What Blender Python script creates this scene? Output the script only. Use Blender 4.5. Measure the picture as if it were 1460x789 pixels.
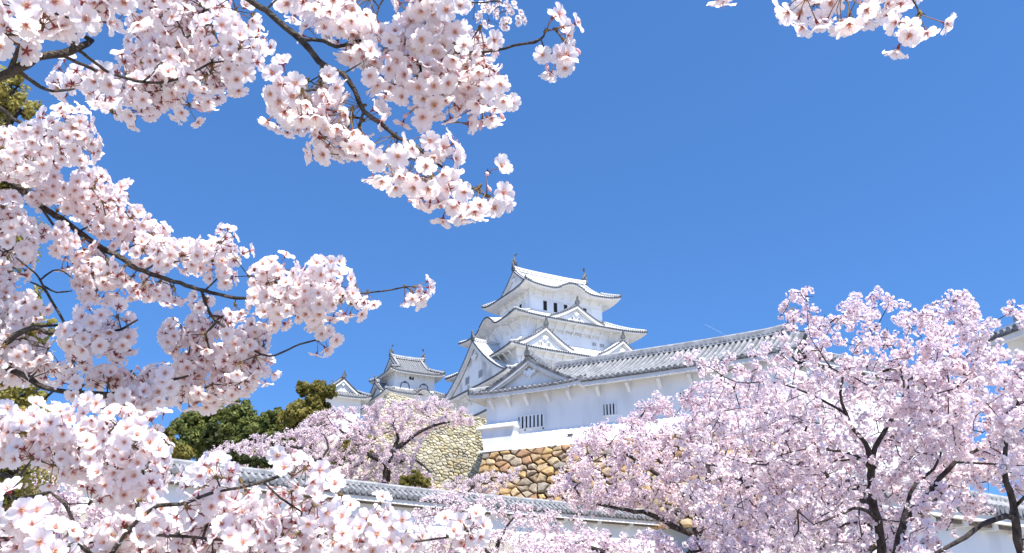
import bpy, bmesh, math, random
import numpy as np
from mathutils import Vector, Matrix, Quaternion

random.seed(7)
rng = np.random.default_rng(11)
for o in list(bpy.data.objects):
    bpy.data.objects.remove(o, do_unlink=True)
SC = bpy.context.scene
COL = SC.collection
rad = math.radians

# ------------------------------------------------------------------ camera, sky, sun, exposure
PITCH = rad(22.0)
FPX = 1200.0
CAM = Vector((0, 0, 1.6))
cd = bpy.data.cameras.new('camera')
cd.sensor_width = 36.0
cd.lens = FPX / 1460.0 * 36.0
cd.clip_start = 0.05
cd.clip_end = 9000.0
cam = bpy.data.objects.new('camera', cd)
cam.location = CAM
cam.rotation_euler = (rad(90) + PITCH, 0, 0)
COL.objects.link(cam)
SC.camera = cam

SUN_EL, SUN_AZ = rad(59.0), rad(154.0)          # azimuth clockwise from +Y
world = bpy.data.worlds.new('World')
SC.world = world
world.use_nodes = True
wn = world.node_tree
bg = wn.nodes['Background']
sky = wn.nodes.new('ShaderNodeTexSky')
sky.sky_type = 'NISHITA'
sky.sun_disc = False
sky.sun_elevation = SUN_EL
sky.sun_rotation = SUN_AZ
sky.altitude = 200.0
sky.air_density = 1.0
sky.dust_density = 0.0
sky.ozone_density = 10.0
tcw = wn.nodes.new('ShaderNodeTexCoord')
lift = wn.nodes.new('ShaderNodeVectorMath'); lift.operation = 'ADD'; lift.inputs[1].default_value = (0, 0, 0.2)   # a clear, dry sky: no pale band low down
nrmz = wn.nodes.new('ShaderNodeVectorMath'); nrmz.operation = 'NORMALIZE'
hs = wn.nodes.new('ShaderNodeHueSaturation'); hs.inputs['Saturation'].default_value = 1.08
wn.links.new(tcw.outputs['Generated'], lift.inputs[0]); wn.links.new(lift.outputs[0], nrmz.inputs[0]); wn.links.new(nrmz.outputs[0], sky.inputs['Vector'])
wn.links.new(sky.outputs['Color'], hs.inputs['Color']); wn.links.new(hs.outputs['Color'], bg.inputs['Color'])
bg.inputs['Strength'].default_value = 0.132
sd = bpy.data.lights.new('sun', 'SUN')
sd.energy = 4.6
sd.angle = rad(0.53)
sd.color = (1.0, 0.955, 0.88)
sun = bpy.data.objects.new('sun', sd)
sdir = Vector((math.sin(SUN_AZ) * math.cos(SUN_EL), math.cos(SUN_AZ) * math.cos(SUN_EL), math.sin(SUN_EL)))
sun.rotation_euler = sdir.to_track_quat('Z', 'Y').to_euler()
sun.location = (60, -30, 120)
COL.objects.link(sun)
vs = SC.view_settings
vs.view_transform = 'Standard'
vs.look = 'None'
vs.exposure = 0.95
vs.gamma = 1.0
vs.use_curve_mapping = False
SC.render.engine = 'CYCLES'
SC.cycles.max_bounces = 14
SC.cycles.diffuse_bounces = 10
SC.cycles.transmission_bounces = 12
SC.cycles.transparent_max_bounces = 8

# ------------------------------------------------------------------ pixel helpers (photo pixels, 1460 x 789)
RV = Vector((1, 0, 0))
FV = Vector((0, math.cos(PITCH), math.sin(PITCH)))
UV = Vector((0, -math.sin(PITCH), math.cos(PITCH)))
def ray(x, y):
    return FV + RV * ((x - 730.0) / FPX) + UV * ((394.5 - y) / FPX)
def P(x, y, d):
    return CAM + ray(x, y) * d
def PZ(x, y, z):
    r = ray(x, y)
    return CAM + r * ((z - CAM.z) / r.z)

# ------------------------------------------------------------------ mesh helpers
class MB:
    def __init__(s):
        s.v = []; s.f = []; s.m = []
    def add(s, verts, faces, mi=0):
        o = len(s.v)
        s.v.extend([tuple(v) for v in verts])
        for f in faces:
            s.f.append(tuple(i + o for i in f)); s.m.append(mi)
    def grid(s, rows, mi=0, wrap=False):
        n = len(rows[0]); vs_ = [p for r in rows for p in r]; fs = []
        for i in range(len(rows) - 1):
            for j in range(n - 1 + (1 if wrap else 0)):
                k = (j + 1) % n
                fs.append((i * n + j, i * n + k, (i + 1) * n + k, (i + 1) * n + j))
        s.add(vs_, fs, mi)
    def box(s, lo, hi, mi=0):
        x0, y0, z0 = lo; x1, y1, z1 = hi
        s.add([(x0, y0, z0), (x1, y0, z0), (x1, y1, z0), (x0, y1, z0), (x0, y0, z1), (x1, y0, z1), (x1, y1, z1), (x0, y1, z1)],
              [(0, 3, 2, 1), (4, 5, 6, 7), (0, 1, 5, 4), (1, 2, 6, 5), (2, 3, 7, 6), (3, 0, 4, 7)], mi)
    def hexa(s, b, t, mi=0):       # four bottom points, four top points
        s.add(list(b) + list(t), [(0, 3, 2, 1), (4, 5, 6, 7), (0, 1, 5, 4), (1, 2, 6, 5), (2, 3, 7, 6), (3, 0, 4, 7)], mi)
    def tube(s, pts, radii, n=6, mi=0, cap=True):
        pts = [Vector(p) for p in pts]
        rings = []; prev = None
        for i, p in enumerate(pts):
            a = pts[max(i - 1, 0)]; b = pts[min(i + 1, len(pts) - 1)]
            t = (b - a)
            if t.length < 1e-9: t = Vector((0, 0, 1))
            t.normalize()
            if prev is None:
                up = Vector((0, 0, 1)) if abs(t.z) < 0.9 else Vector((1, 0, 0))
                prev = t.cross(up).normalized()
            e1 = prev - t * prev.dot(t)
            if e1.length < 1e-6: e1 = t.orthogonal()
            e1.normalize(); e2 = t.cross(e1); prev = e1
            r = radii[i] if hasattr(radii, '__len__') else radii
            rings.append([p + (e1 * math.cos(2 * math.pi * k / n) + e2 * math.sin(2 * math.pi * k / n)) * r for k in range(n)])
        s.grid(rings, mi, wrap=True)
        if cap:
            o = len(s.v)
            for rg, pt in ((rings[0], pts[0]), (rings[-1], pts[-1])):
                s.add(list(rg), [tuple(range(n))], mi)
    def ribbon(s, path, w, h, mi=0, up=(0, 0, 1)):   # box section swept along a path, its bottom on the path
        up = Vector(up); rows = []
        path = [Vector(p) for p in path]
        for i, p in enumerate(path):
            t = path[min(i + 1, len(path) - 1)] - path[max(i - 1, 0)]
            t.normalize(); sd_ = t.cross(up)
            if sd_.length < 1e-6: sd_ = Vector((1, 0, 0))
            sd_.normalize(); u2 = sd_.cross(t)
            rows.append([p - sd_ * w / 2, p + sd_ * w / 2, p + sd_ * w / 2 + u2 * h, p - sd_ * w / 2 + u2 * h])
        s.grid(rows, mi, wrap=True)
        s.add(rows[0], [(0, 1, 2, 3)], mi); s.add(rows[-1], [(3, 2, 1, 0)], mi)
    def build(s, name, mats, parent=None, smooth=False, link=True):
        me = bpy.data.meshes.new(name)
        me.from_pydata(s.v, [], s.f)
        if not isinstance(mats, (list, tuple)): mats = [mats]
        for m in mats: me.materials.append(m)
        if len(mats) > 1: me.polygons.foreach_set('material_index', s.m)
        if smooth: me.polygons.foreach_set('use_smooth', [True] * len(s.f))
        me.update()
        if not link: return me
        return link_obj(name, me, parent)

def link_obj(name, data, parent=None):
    o = bpy.data.objects.new(name, data)
    COL.objects.link(o)
    if parent is not None: o.parent = parent
    return o
def tag(o, label=None, cat=None, group=None, kind=None):
    if label: o['label'] = label
    if cat: o['category'] = cat
    if group: o['group'] = group
    if kind: o['kind'] = kind
    return o
def thing(name, label, cat, loc=(0, 0, 0), rotz=0.0, group=None):
    o = link_obj(name, None); o.location = loc; o.rotation_euler = (0, 0, rotz)
    o.empty_display_size = 0.3
    return tag(o, label, cat, group)

# ------------------------------------------------------------------ materials
def mat(name, c1, c2=None, scale=3.0, rough=0.8, bump=0.0, bscale=30.0, detail=4.0, spec=0.3, stretch=None, lo=0.35, hi=0.65, transl=0.0, attr=None):
    m = bpy.data.materials.new(name); m.use_nodes = True
    nt = m.node_tree; b = nt.nodes['Principled BSDF']
    b.inputs['Roughness'].default_value = rough
    b.inputs['Specular IOR Level'].default_value = spec
    L = nt.links.new
    tc = nt.nodes.new('ShaderNodeTexCoord')
    vec = tc.outputs['Object']
    if stretch:
        mp = nt.nodes.new('ShaderNodeMapping'); mp.inputs['Scale'].default_value = stretch
        L(vec, mp.inputs['Vector']); vec = mp.outputs['Vector']
    col = None
    if attr:
        at = nt.nodes.new('ShaderNodeAttribute'); at.attribute_name = attr
        col = at.outputs['Color']
        if c2:
            nz = nt.nodes.new('ShaderNodeTexNoise'); nz.inputs['Scale'].default_value = scale; nz.inputs['Detail'].default_value = detail
            L(vec, nz.inputs['Vector'])
            cr = nt.nodes.new('ShaderNodeValToRGB')
            cr.color_ramp.elements[0].position = lo; cr.color_ramp.elements[1].position = hi
            cr.color_ramp.elements[0].color = (*c1, 1); cr.color_ramp.elements[1].color = (*c2, 1)
            L(nz.outputs['Fac'], cr.inputs['Fac'])
            mx = nt.nodes.new('ShaderNodeMix'); mx.data_type = 'RGBA'; mx.blend_type = 'MULTIPLY'; mx.inputs['Factor'].default_value = 1.0
            L(col, mx.inputs[6]); L(cr.outputs['Color'], mx.inputs[7]); col = mx.outputs[2]
    elif c2 is None:
        b.inputs['Base Color'].default_value = (*c1, 1)
    else:
        nz = nt.nodes.new('ShaderNodeTexNoise'); nz.inputs['Scale'].default_value = scale; nz.inputs['Detail'].default_value = detail
        L(vec, nz.inputs['Vector'])
        cr = nt.nodes.new('ShaderNodeValToRGB')
        cr.color_ramp.elements[0].position = lo; cr.color_ramp.elements[1].position = hi
        cr.color_ramp.elements[0].color = (*c1, 1); cr.color_ramp.elements[1].color = (*c2, 1)
        L(nz.outputs['Fac'], cr.inputs['Fac']); col = cr.outputs['Color']
    if col is not None: L(col, b.inputs['Base Color'])
    if bump > 0:
        n2 = nt.nodes.new('ShaderNodeTexNoise'); n2.inputs['Scale'].default_value = bscale; n2.inputs['Detail'].default_value = 6
        L(vec, n2.inputs['Vector'])
        bp = nt.nodes.new('ShaderNodeBump'); bp.inputs['Strength'].default_value = bump; bp.inputs['Distance'].default_value = 0.05
        L(n2.outputs['Fac'], bp.inputs['Height']); L(bp.outputs['Normal'], b.inputs['Normal'])
    if transl > 0:
        tr = nt.nodes.new('ShaderNodeBsdfTranslucent')
        if col is not None: L(col, tr.inputs['Color'])
        else: tr.inputs['Color'].default_value = (*c1, 1)
        ms = nt.nodes.new('ShaderNodeMixShader'); ms.inputs['Fac'].default_value = transl
        L(b.outputs['BSDF'], ms.inputs[1]); L(tr.outputs['BSDF'], ms.inputs[2])
        L(ms.outputs['Shader'], nt.nodes['Material Output'].inputs['Surface'])
    return m

M = {}
M['plaster'] = mat('white_plaster', (0.86, 0.86, 0.85), (0.78, 0.775, 0.76), scale=0.5, rough=0.75, bump=0.15, bscale=5, stretch=(1, 1, 0.45), lo=0.45, hi=0.8)
M['old_plaster'] = mat('weathered_plaster', (0.8, 0.8, 0.785), (0.6, 0.595, 0.58), scale=0.75, rough=0.8, bump=0.25, bscale=6, stretch=(1, 1, 0.3), lo=0.5, hi=0.85, detail=7)
M['stain_plaster'] = mat('stained_plaster', (0.8, 0.8, 0.79), (0.4, 0.39, 0.37), scale=0.42, rough=0.8, bump=0.2, bscale=6, stretch=(1, 1, 0.5), lo=0.55, hi=0.72, detail=8)
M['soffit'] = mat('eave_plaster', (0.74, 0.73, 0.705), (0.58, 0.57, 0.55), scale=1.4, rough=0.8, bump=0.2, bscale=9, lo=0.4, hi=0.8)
M['tile_white'] = mat('plastered_roof_tile', (0.78, 0.78, 0.77), (0.62, 0.62, 0.615), scale=1.8, rough=0.6, bump=0.2, bscale=12, lo=0.4, hi=0.75)
M['tile_lite'] = mat('pale_tile', (0.5, 0.505, 0.51), (0.36, 0.363, 0.37), scale=2.2, rough=0.55, bump=0.2, bscale=12)
M['tile_grey'] = mat('grey_roof_tile', (0.34, 0.345, 0.355), (0.17, 0.172, 0.18), scale=1.6, rough=0.5, bump=0.3, bscale=14, detail=6, lo=0.3, hi=0.72)
M['tile_pale'] = mat('weathered_pale_tile', (0.38, 0.385, 0.39), (0.22, 0.223, 0.23), scale=2.2, rough=0.55, bump=0.2, bscale=12)
M['tile_dark'] = mat('dark_roof_tile', (0.16, 0.163, 0.17), (0.08, 0.082, 0.086), scale=3, rough=0.5, bump=0.2, bscale=18)
M['tile_edge'] = mat('dark_eave_tile', (0.065, 0.067, 0.072), (0.035, 0.036, 0.04), scale=3, rough=0.5)
M['tile_mid'] = mat('eave_tile_line', (0.2, 0.2, 0.21), (0.12, 0.12, 0.125), scale=3, rough=0.5)
M['disc'] = mat('eave_disc_tile', (0.24, 0.245, 0.255), (0.11, 0.112, 0.118), scale=2.5, rough=0.5)
M['bronze'] = mat('dark_ornament_tile', (0.075, 0.08, 0.085), (0.14, 0.15, 0.15), scale=2.5, rough=0.5)
M['void'] = mat('dark_interior', (0.022, 0.023, 0.026), None, rough=0.9)
M['shutter'] = mat('white_shutter', (0.8, 0.8, 0.79), (0.72, 0.72, 0.71), scale=2, rough=0.7)
M['timber'] = mat('weathered_timber', (0.2, 0.16, 0.13), (0.12, 0.1, 0.085), scale=3, rough=0.8)
M['stone_gap_pale'] = mat('pale_stone_gap', (0.16, 0.14, 0.09), None, rough=1.0)
M['stone_gap'] = mat('stone_gap', (0.035, 0.03, 0.025), None, rough=1.0)
M['stone'] = mat('wall_stone', (0.7, 0.7, 0.7), (1.15, 1.12, 1.08), scale=2.2, rough=0.9, bump=0.7, bscale=5, attr='tone', lo=0.3, hi=0.7, detail=8)
M['ground'] = mat('pale_gravel', (0.26, 0.24, 0.19), (0.38, 0.34, 0.28), scale=0.4, rough=0.95, bump=0.5, bscale=3)
M['bark'] = mat('cherry_bark', (0.03, 0.022, 0.02), (0.085, 0.068, 0.06), scale=14, rough=0.95, bump=1.0, bscale=22, stretch=(1, 1, 0.5), lo=0.35, hi=0.7)
M['bark_near'] = mat('cherry_bark_close', (0.06, 0.047, 0.038), (0.23, 0.19, 0.155), scale=45, rough=0.85, bump=0.9, bscale=180, lo=0.38, hi=0.72, detail=6)
M['twig'] = mat('cherry_twig', (0.16, 0.085, 0.055), (0.3, 0.2, 0.13), scale=60, rough=0.7, bump=0.5, bscale=220)
M['stalk'] = mat('flower_stalk', (0.24, 0.2, 0.06), (0.3, 0.1, 0.06), scale=40, rough=0.6, transl=0.15)
M['far_calyx'] = mat('far_calyx', (0.12, 0.018, 0.03), (0.24, 0.05, 0.06), scale=8, rough=0.6)
M['calyx'] = mat('flower_calyx', (0.24, 0.035, 0.04), (0.34, 0.09, 0.06), scale=60, rough=0.6, transl=0.15)
M['bud_scale'] = mat('bud_scale', (0.22, 0.15, 0.05), (0.1, 0.06, 0.03), scale=80, rough=0.7)

def petal_mat(name, edge, heart, transl, rough=.55):
    """petal: colour runs from the reddish heart to the pale rim along the vertex value 'tint'"""
    m = bpy.data.materials.new(name); m.use_nodes = True; nt = m.node_tree; L = nt.links.new
    b = nt.nodes['Principled BSDF']; b.inputs['Roughness'].default_value = rough; b.inputs['Specular IOR Level'].default_value = .2
    at = nt.nodes.new('ShaderNodeAttribute'); at.attribute_name = 'tint'
    cr = nt.nodes.new('ShaderNodeValToRGB'); e = cr.color_ramp.elements
    e[0].position = 0.0; e[0].color = (*edge, 1); e[1].position = 1.0; e[1].color = (*heart, 1)
    mid = e.new(.4); mid.color = (edge[0], edge[1] * .945, edge[2] * .955, 1)
    L(at.outputs['Fac'], cr.inputs['Fac'])
    oi = nt.nodes.new('ShaderNodeObjectInfo')
    r2 = nt.nodes.new('ShaderNodeValToRGB'); r2.color_ramp.elements[0].color = (1, .962, .968, 1); r2.color_ramp.elements[1].color = (1, 1, 1, 1)
    L(oi.outputs['Random'], r2.inputs['Fac'])
    mx = nt.nodes.new('ShaderNodeMix'); mx.data_type = 'RGBA'; mx.blend_type = 'MULTIPLY'; mx.inputs['Factor'].default_value = 1.0
    L(cr.outputs['Color'], mx.inputs[6]); L(r2.outputs['Color'], mx.inputs[7])
    L(mx.outputs[2], b.inputs['Base Color'])
    tr = nt.nodes.new('ShaderNodeBsdfTranslucent'); L(mx.outputs[2], tr.inputs['Color'])
    ms = nt.nodes.new('ShaderNodeMixShader'); ms.inputs['Fac'].default_value = transl
    L(b.outputs['BSDF'], ms.inputs[1]); L(tr.outputs['BSDF'], ms.inputs[2]); L(ms.outputs['Shader'], nt.nodes['Material Output'].inputs['Surface'])
    return m
M['petal'] = petal_mat('near_petal', (.968, .938, .934), (.76, .42, .38), .56)
M['far_petal'] = petal_mat('far_petal', (.945, .878, .9), (.46, .1, .17), .38)
M['heart'] = mat('flower_heart', (.5, .15, .11), (.62, .3, .18), scale=120, rough=.6)
M['anther'] = mat('anther', (.75, .5, .22), None, rough=.6)
def leaf_mat(name, c1, c2, c3, scale):
    m = mat(name, c1, c2, scale=scale, rough=.6, transl=.4, lo=.35, hi=.65, attr=None)
    return m
M['leaf_dark'] = leaf_mat('evergreen_leaf', (.085, .115, .03), (.25, .27, .07), None, 1.1)
M['leaf_olive'] = leaf_mat('olive_leaf', (.15, .14, .03), (.33, .28, .07), None, .9)
M['leaf_yellow'] = leaf_mat('young_leaf', (.3, .27, .06), (.46, .4, .12), None, 3.0)
M['leaf_shrub'] = leaf_mat('shrub_leaf', (.03, .045, .012), (.09, .1, .025), None, 2.0)

# ------------------------------------------------------------------ roofs of the castle
def sp(side, al, out, z):
    if side == 'S': return (al, -out, z)
    if side == 'E': return (out, al, z)
    if side == 'N': return (-al, out, z)
    return (-out, -al, z)
def ident(p): return p

def karahafu(x, w, h):              # bell-shaped swell of an eave: high centre, hollow shoulders
    q = abs(x) / w
    if q >= 1.0: return 0.0
    return h * (0.5 + 0.5 * math.cos(math.pi * q)) ** 1.15 - 0.10 * h * math.sin(math.pi * q) ** 2 * (1 if q > .5 else 0)

def lin(a, b, n): return [a + (b - a) * i / (n - 1) for i in range(n)]

class RoofKit:
    """collects the shared meshes of one roof: field, ribs, eave ends, ridges, soffit"""
    def __init__(s):
        s.field = MB(); s.edge = MB(); s.soffit = MB(); s.ridge = []; s.orn = []

def rib(mb, pts, r, mi, n=4):
    rows = []
    pts = [Vector(p) for p in pts]
    for i, p in enumerate(pts):
        t = pts[min(i + 1, len(pts) - 1)] - pts[max(i - 1, 0)]; t.normalize()
        s_ = t.cross(Vector((0, 0, 1)))
        if s_.length < 1e-6: s_ = Vector((1, 0, 0))
        s_.normalize(); u = s_.cross(t)
        rows.append([p + s_ * r * math.cos(math.pi * k / (n - 1)) + u * (r * math.sin(math.pi * k / (n - 1)) + (0 if 0 < k < n - 1 else -0.02)) for k in range(n)])
    mb.grid(rows, mi)

def disc(mb, c, outv, r, mi, th=0.06, n=8):
    c = Vector(c); o = Vector(outv).normalized()
    a = o.cross(Vector((0, 0, 1))).normalized(); b = Vector((0, 0, 1))
    f = [c + o * th + a * r * math.cos(2 * math.pi * k / n) + b * r * math.sin(2 * math.pi * k / n) for k in range(n)]
    g = [p - o * th * 2 for p in f]
    mb.grid([g, f], mi, wrap=True)
    mb.add(f, [tuple(range(n))], mi)

def onigawara(mb, pos, outdir, s=1.0, mi=0):
    """ridge-end tile: a shouldered shield with a horn standing on it"""
    if isinstance(mb, list): mb.append(MB()); mb = mb[-1]
    p = Vector(pos); o = Vector(outdir); o.z = 0; o.normalize(); a = Vector((-o.y, o.x, 0)); z = Vector((0, 0, 1))
    prof = [(-.34, -.25), (-.4, .1), (-.28, .38), (-.14, .52), (-.08, .95), (0.0, 1.12), (.08, .95), (.14, .52), (.28, .38), (.4, .1), (.34, -.25)]
    f = [p + a * x * s + z * y * s + o * (.12 * s + .10 * s * max(0, y)) for x, y in prof]
    g = [p + a * x * s + z * y * s - o * .16 * s + o * (.10 * s * max(0, y)) for x, y in prof]
    mb.grid([g, f], mi, wrap=True); n = len(prof)
    mb.add(f, [tuple(range(n))], mi); mb.add(g, [tuple(reversed(range(n)))], mi)

def skirt(k, A, B, ze, zt, rise=0.35, conc=0.3, sides='SENW', kara=None, sp_rib=0.36, rr=0.075, xf=ident, white=True, wall=None, fascia=0.26,
          soff_rise=0.3, end_r=0.14, nt=6, disc_mi=0, ridge_w=0.34):
    kara = kara or {}
    for sd in sides:
        la, oa, lb, ob = (A[0], A[1], B[0], B[1]) if sd in 'SN' else (A[1], A[0], B[1], B[0])
        kk = kara.get(sd)
        def zf(al, t):
            z = ze + (zt - ze) * ((1 - conc) * t + conc * t * t)
            q = min(1, abs(al) / (la + (lb - la) * t))
            z += rise * (q ** 5) * (1 - t) ** 2
            if kk: z += karahafu(al - kk[0], kk[1], kk[2]) * max(0, 1 - t * kk[3]) ** 0.8
            return z
        ns = 41 if kk else 25
        ss = lin(-1, 1, ns); tt = lin(0, 1, nt + 1)
        rows = []
        for t in tt:
            l = la + (lb - la) * t; o = oa + (ob - oa) * t
            rows.append([xf(sp(sd, s * l, o, zf(s * l, t))) for s in ss])
        k.field.grid(rows, 0)
        # fascia and soffit
        wl, wo = (wall if sd in 'SN' else (wall[1], wall[0])) if wall else (lb, ob)
        al_ = [s * la for s in ss]
        r0 = [xf(sp(sd, a, oa, zf(a, 0))) for a in al_]
        r1 = [xf(sp(sd, a, oa - .03, zf(a, 0) - fascia)) for a in al_]
        r2 = [xf(sp(sd, a * (la - .45) / la, oa - .45, zf(a, 0) - fascia + .10)) for a in al_]
        r3 = [xf(sp(sd, a / la * wl, wo - 0.05, ze - fascia + soff_rise + (zf(a, 0) - ze) * .45)) for a in al_]
        k.soffit.grid([r1, r0], 0); k.soffit.grid([r2, r1], 0); k.soffit.grid([r3, r2], 0)
        # ribs, their round ends and the dark eave strip
        n = int(la * 2 / sp_rib)
        for i in range(n + 1):
            al = -la + (2 * la - n * sp_rib) / 2 + i * sp_rib
            if abs(al) > la - .12: continue
            tm = 1.0 if abs(al) <= lb else (la - abs(al)) / (la - lb)
            if tm > .06:
                rib(k.field, [xf(sp(sd, al, oa + (ob - oa) * t * tm, zf(al, t * tm) + .015)) for t in lin(0, 1, 5)], rr, 1)
            c = xf(sp(sd, al, oa + .02, zf(al, 0) + .03)); c2 = xf(sp(sd, al, oa + 1, zf(al, 0) + .03))
            disc(k.edge, c, Vector(c2) - Vector(c), end_r, 1)
        ea = lin(-la - .03, la + .03, ns)
        e0 = [xf(sp(sd, a, oa + .045, zf(max(-la, min(la, a)), 0) - .09)) for a in ea]
        e1 = [xf(sp(sd, a, oa + .045, zf(max(-la, min(la, a)), 0) + .035)) for a in ea]
        e2 = [xf(sp(sd, a, oa - .15, zf(max(-la, min(la, a)), 0) + .05)) for a in ea]
        e3 = [xf(sp(sd, a, oa - .0, zf(max(-la, min(la, a)), 0) - .09)) for a in ea]
        k.edge.grid([e0, e1], 0); k.edge.grid([e1, e2], 0); k.edge.grid([e3, e0], 0)
        # hip ridge at this side's right-hand corner
        nxt = {'S': 'E', 'E': 'N', 'N': 'W', 'W': 'S'}[sd]
        if nxt in sides or sd in sides:
            path = []
            for t in lin(0.015, 1, 9):
                l = la + (lb - la) * t; o = oa + (ob - oa) * t
                path.append(xf(sp(sd, l, o, zf(l, t) + .03)))
            ridge_run(k, path, ridge_w, .26)
            d = Vector(path[0]) - Vector(path[2])
            onigawara(k.orn, Vector(path[0]) + Vector((0, 0, .12)) - d.normalized() * .12, d, .45)
            if sd == sides[0] and len(sides) < 4:
                path = []
                for t in lin(0.015, 1, 9):
                    l = la + (lb - la) * t; o = oa + (ob - oa) * t
                    path.append(xf(sp(sd, -l, o, zf(l, t) + .03)))
                ridge_run(k, path, ridge_w, .26)
                d = Vector(path[0]) - Vector(path[2])
                onigawara(k.orn, Vector(path[0]) + Vector((0, 0, .12)) - d.normalized() * .12, d, .45)

def ridge_run(k, path, w, h, step=0.36):
    """stacked ridge: pale courses, dark cap with round tiles at intervals"""
    rg = MB(); k.ridge.append(rg)
    rg.ribbon(path, w, h, 0)
    up = Vector((0, 0, 1))
    top = [Vector(p) + up * h for p in path]
    rg.tube(top, [w * .30] * len(top), 6, 1)
    L = 0.0; acc = step / 2
    for a, b in zip(path[:-1], path[1:]):
        a = Vector(a); b = Vector(b); d = b - a; l = d.length
        if l < 1e-6: continue
        d.normalize(); s_ = d.cross(up).normalized(); u2 = s_.cross(d)
        while acc < L + l:
            q = a + d * (acc - L) + u2 * (h * .45)
            e = step * .26
            b4 = [q - d * e - s_ * (w / 2 + .025) - u2 * .055, q + d * e - s_ * (w / 2 + .025) - u2 * .055, q + d * e + s_ * (w / 2 + .025) - u2 * .055, q - d * e + s_ * (w / 2 + .025) - u2 * .055]
            rg.hexa(b4, [p + u2 * .11 for p in b4], 2)
            acc += step
        L += l

def gable_z(q, zr, zf_, conc):       # sagging slope of a gable: q 0 at ridge, 1 at foot
    return zf_ + (zr - zf_) * ((1 - q) * (1 - conc) + conc * (1 - q) ** 2)

def gable(k, sd, c0, front, back, w, zr, zf_, conc=0.22, xf=ident, over=0.55, sp_rib=0.36, rr=0.075, board=None, wallmb=None, board_h=0.5, orn=0.9, foot_back=None, ridge_w=.4, sideways=True):
    """gabled dormer on side sd: ridge runs from front inwards to back at height zr"""
    board = board if board is not None else MB(); wallmb = wallmb if wallmb is not None else MB()
    fb = back if foot_back is None else foot_back
    qs = lin(0, 1, 9)
    for sg in (-1, 1):
        rows = []
        for q in qs:
            lastout = back + (fb - back) * q
            rows.append([xf(sp(sd, c0 + sg * q * w, o, gable_z(q, zr, zf_, conc) + .12 * (q ** 4))) for o in lin(front + over, lastout, 6)])
        k.field.grid(rows, 0)
        # ribs run down the slope
        nr = max(2, int((front + over - back) / sp_rib))
        for i in range(nr):
            o = front + over - .2 - i * sp_rib
            qm = 1.0
            if foot_back is not None and o < fb:
                qm = max(0, (o - back) / (fb - back)) if fb != back else 1
            if qm < .08: continue
            rib(k.field, [xf(sp(sd, c0 + sg * q * qm * w, o, gable_z(q * qm, zr, zf_, conc) + .015)) for q in lin(0, 1, 6)], rr, 1)
            if qm == 1.0 and sideways:
                c = Vector(xf(sp(sd, c0 + sg * (w + .02), o, zf_ + .12))); c2 = Vector(xf(sp(sd, c0 + sg * (w + 1), o, zf_ + .12)))
                disc(k.edge, c, c2 - c, .11, 1)
        # barge edge: dark tile line, then the thick white board
        path = [xf(sp(sd, c0 + sg * q * w, front + over, gable_z(q, zr, zf_, conc) + .12 * q ** 4)) for q in lin(0, 1, 13)]
        nrm = Vector(xf(sp(sd, 0, 1, 0))) - Vector(xf(sp(sd, 0, 0, 0)))
        for (a, b, dz0, dz1, dn0, dn1, mb_, mi) in ((0, 0, .10, -.10, .06, -.2, k.edge, 0), (0, 0, -.10, -board_h, .0, -.16, board, 0)):
            rows = []
            for i, p in enumerate(path):
                p = Vector(p); q = i / 12
                f_ = 1.0 if mb_ is k.edge else (1.0 + .25 * q)
                rows.append([p + nrm * dn0 + Vector((0, 0, dz0)), p + nrm * dn0 + Vector((0, 0, dz1 * f_)), p + nrm * dn1 + Vector((0, 0, dz1 * f_)), p + nrm * dn1 + Vector((0, 0, dz0))])
            mb_.grid(rows, mi, wrap=True)
            mb_.add(rows[-1], [(0, 1, 2, 3)], mi); mb_.add(rows[0], [(3, 2, 1, 0)], mi)
        # second, thinner board behind it
        rows = []
        for i, p in enumerate(path):
            p = Vector(p)
            rows.append([p + nrm * -.17 + Vector((0, 0, -.05)), p + nrm * -.17 + Vector((0, 0, -board_h * 1.45)), p + nrm * -.36 + Vector((0, 0, -board_h * 1.45)), p + nrm * -.36 + Vector((0, 0, -.05))])
        board.grid(rows, 0, wrap=True)
        # tile ends along the barge
        acc = 0
        for i in range(len(path) - 1):
            a, b = Vector(path[i]), Vector(path[i + 1]); l = (b - a).length; n_ = max(1, int(round(l / .36)))
            for j in range(n_):
                disc(k.edge, a + (b - a) * (j + .5) / n_ + Vector((0, 0, .06)), nrm, .105, 1)
    # ridge
    rp = [xf(sp(sd, c0, o, zr + .02 + (.18 * max(0, (o - front + 1.2) / (over + 1.2)) ** 2 if o > front - 1.2 else 0))) for o in lin(front + over + .02, back, 10)]
    ridge_run(k, rp, ridge_w, .34)
    d = Vector(rp[0]) - Vector(rp[-1])
    onigawara(k.orn, Vector(rp[0]) + Vector((0, 0, .2)) - d.normalized() * .05, d, orn)
    # triangular wall
    tri = [xf(sp(sd, c0 + x * w, front, gable_z(abs(x), zr, zf_, conc) - .03)) for x in lin(-1, 1, 17)]
    base = [xf(sp(sd, c0 + x * w, front, zf_ - 1.6)) for x in lin(-1, 1, 17)]
    wallmb.grid([base, tri], 0)
    return board, wallmb

def pendant(mb, pos, nrm, s=1.0, mi=0):
    """carved gable pendant: three lobes and a drop"""
    p = Vector(pos); n = Vector(nrm).normalized(); a = Vector((-n.y, n.x, 0)); z = Vector((0, 0, 1))
    prof = [(0, .35), (.16, .3), (.2, .1), (.5, .16), (.74, .02), (.66, -.2), (.42, -.22), (.3, -.42), (.12, -.5), (0, -.8)]
    prof = prof + [(-x, y) for x, y in reversed(prof[1:-1])]
    f = [p + n * .1 * s + a * x * s + z * y * s for x, y in prof]; g = [q - n * .16 * s for q in f]
    mb.grid([g, f], mi, wrap=True); mb.add(f, [tuple(range(len(prof)))], mi)

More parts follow.
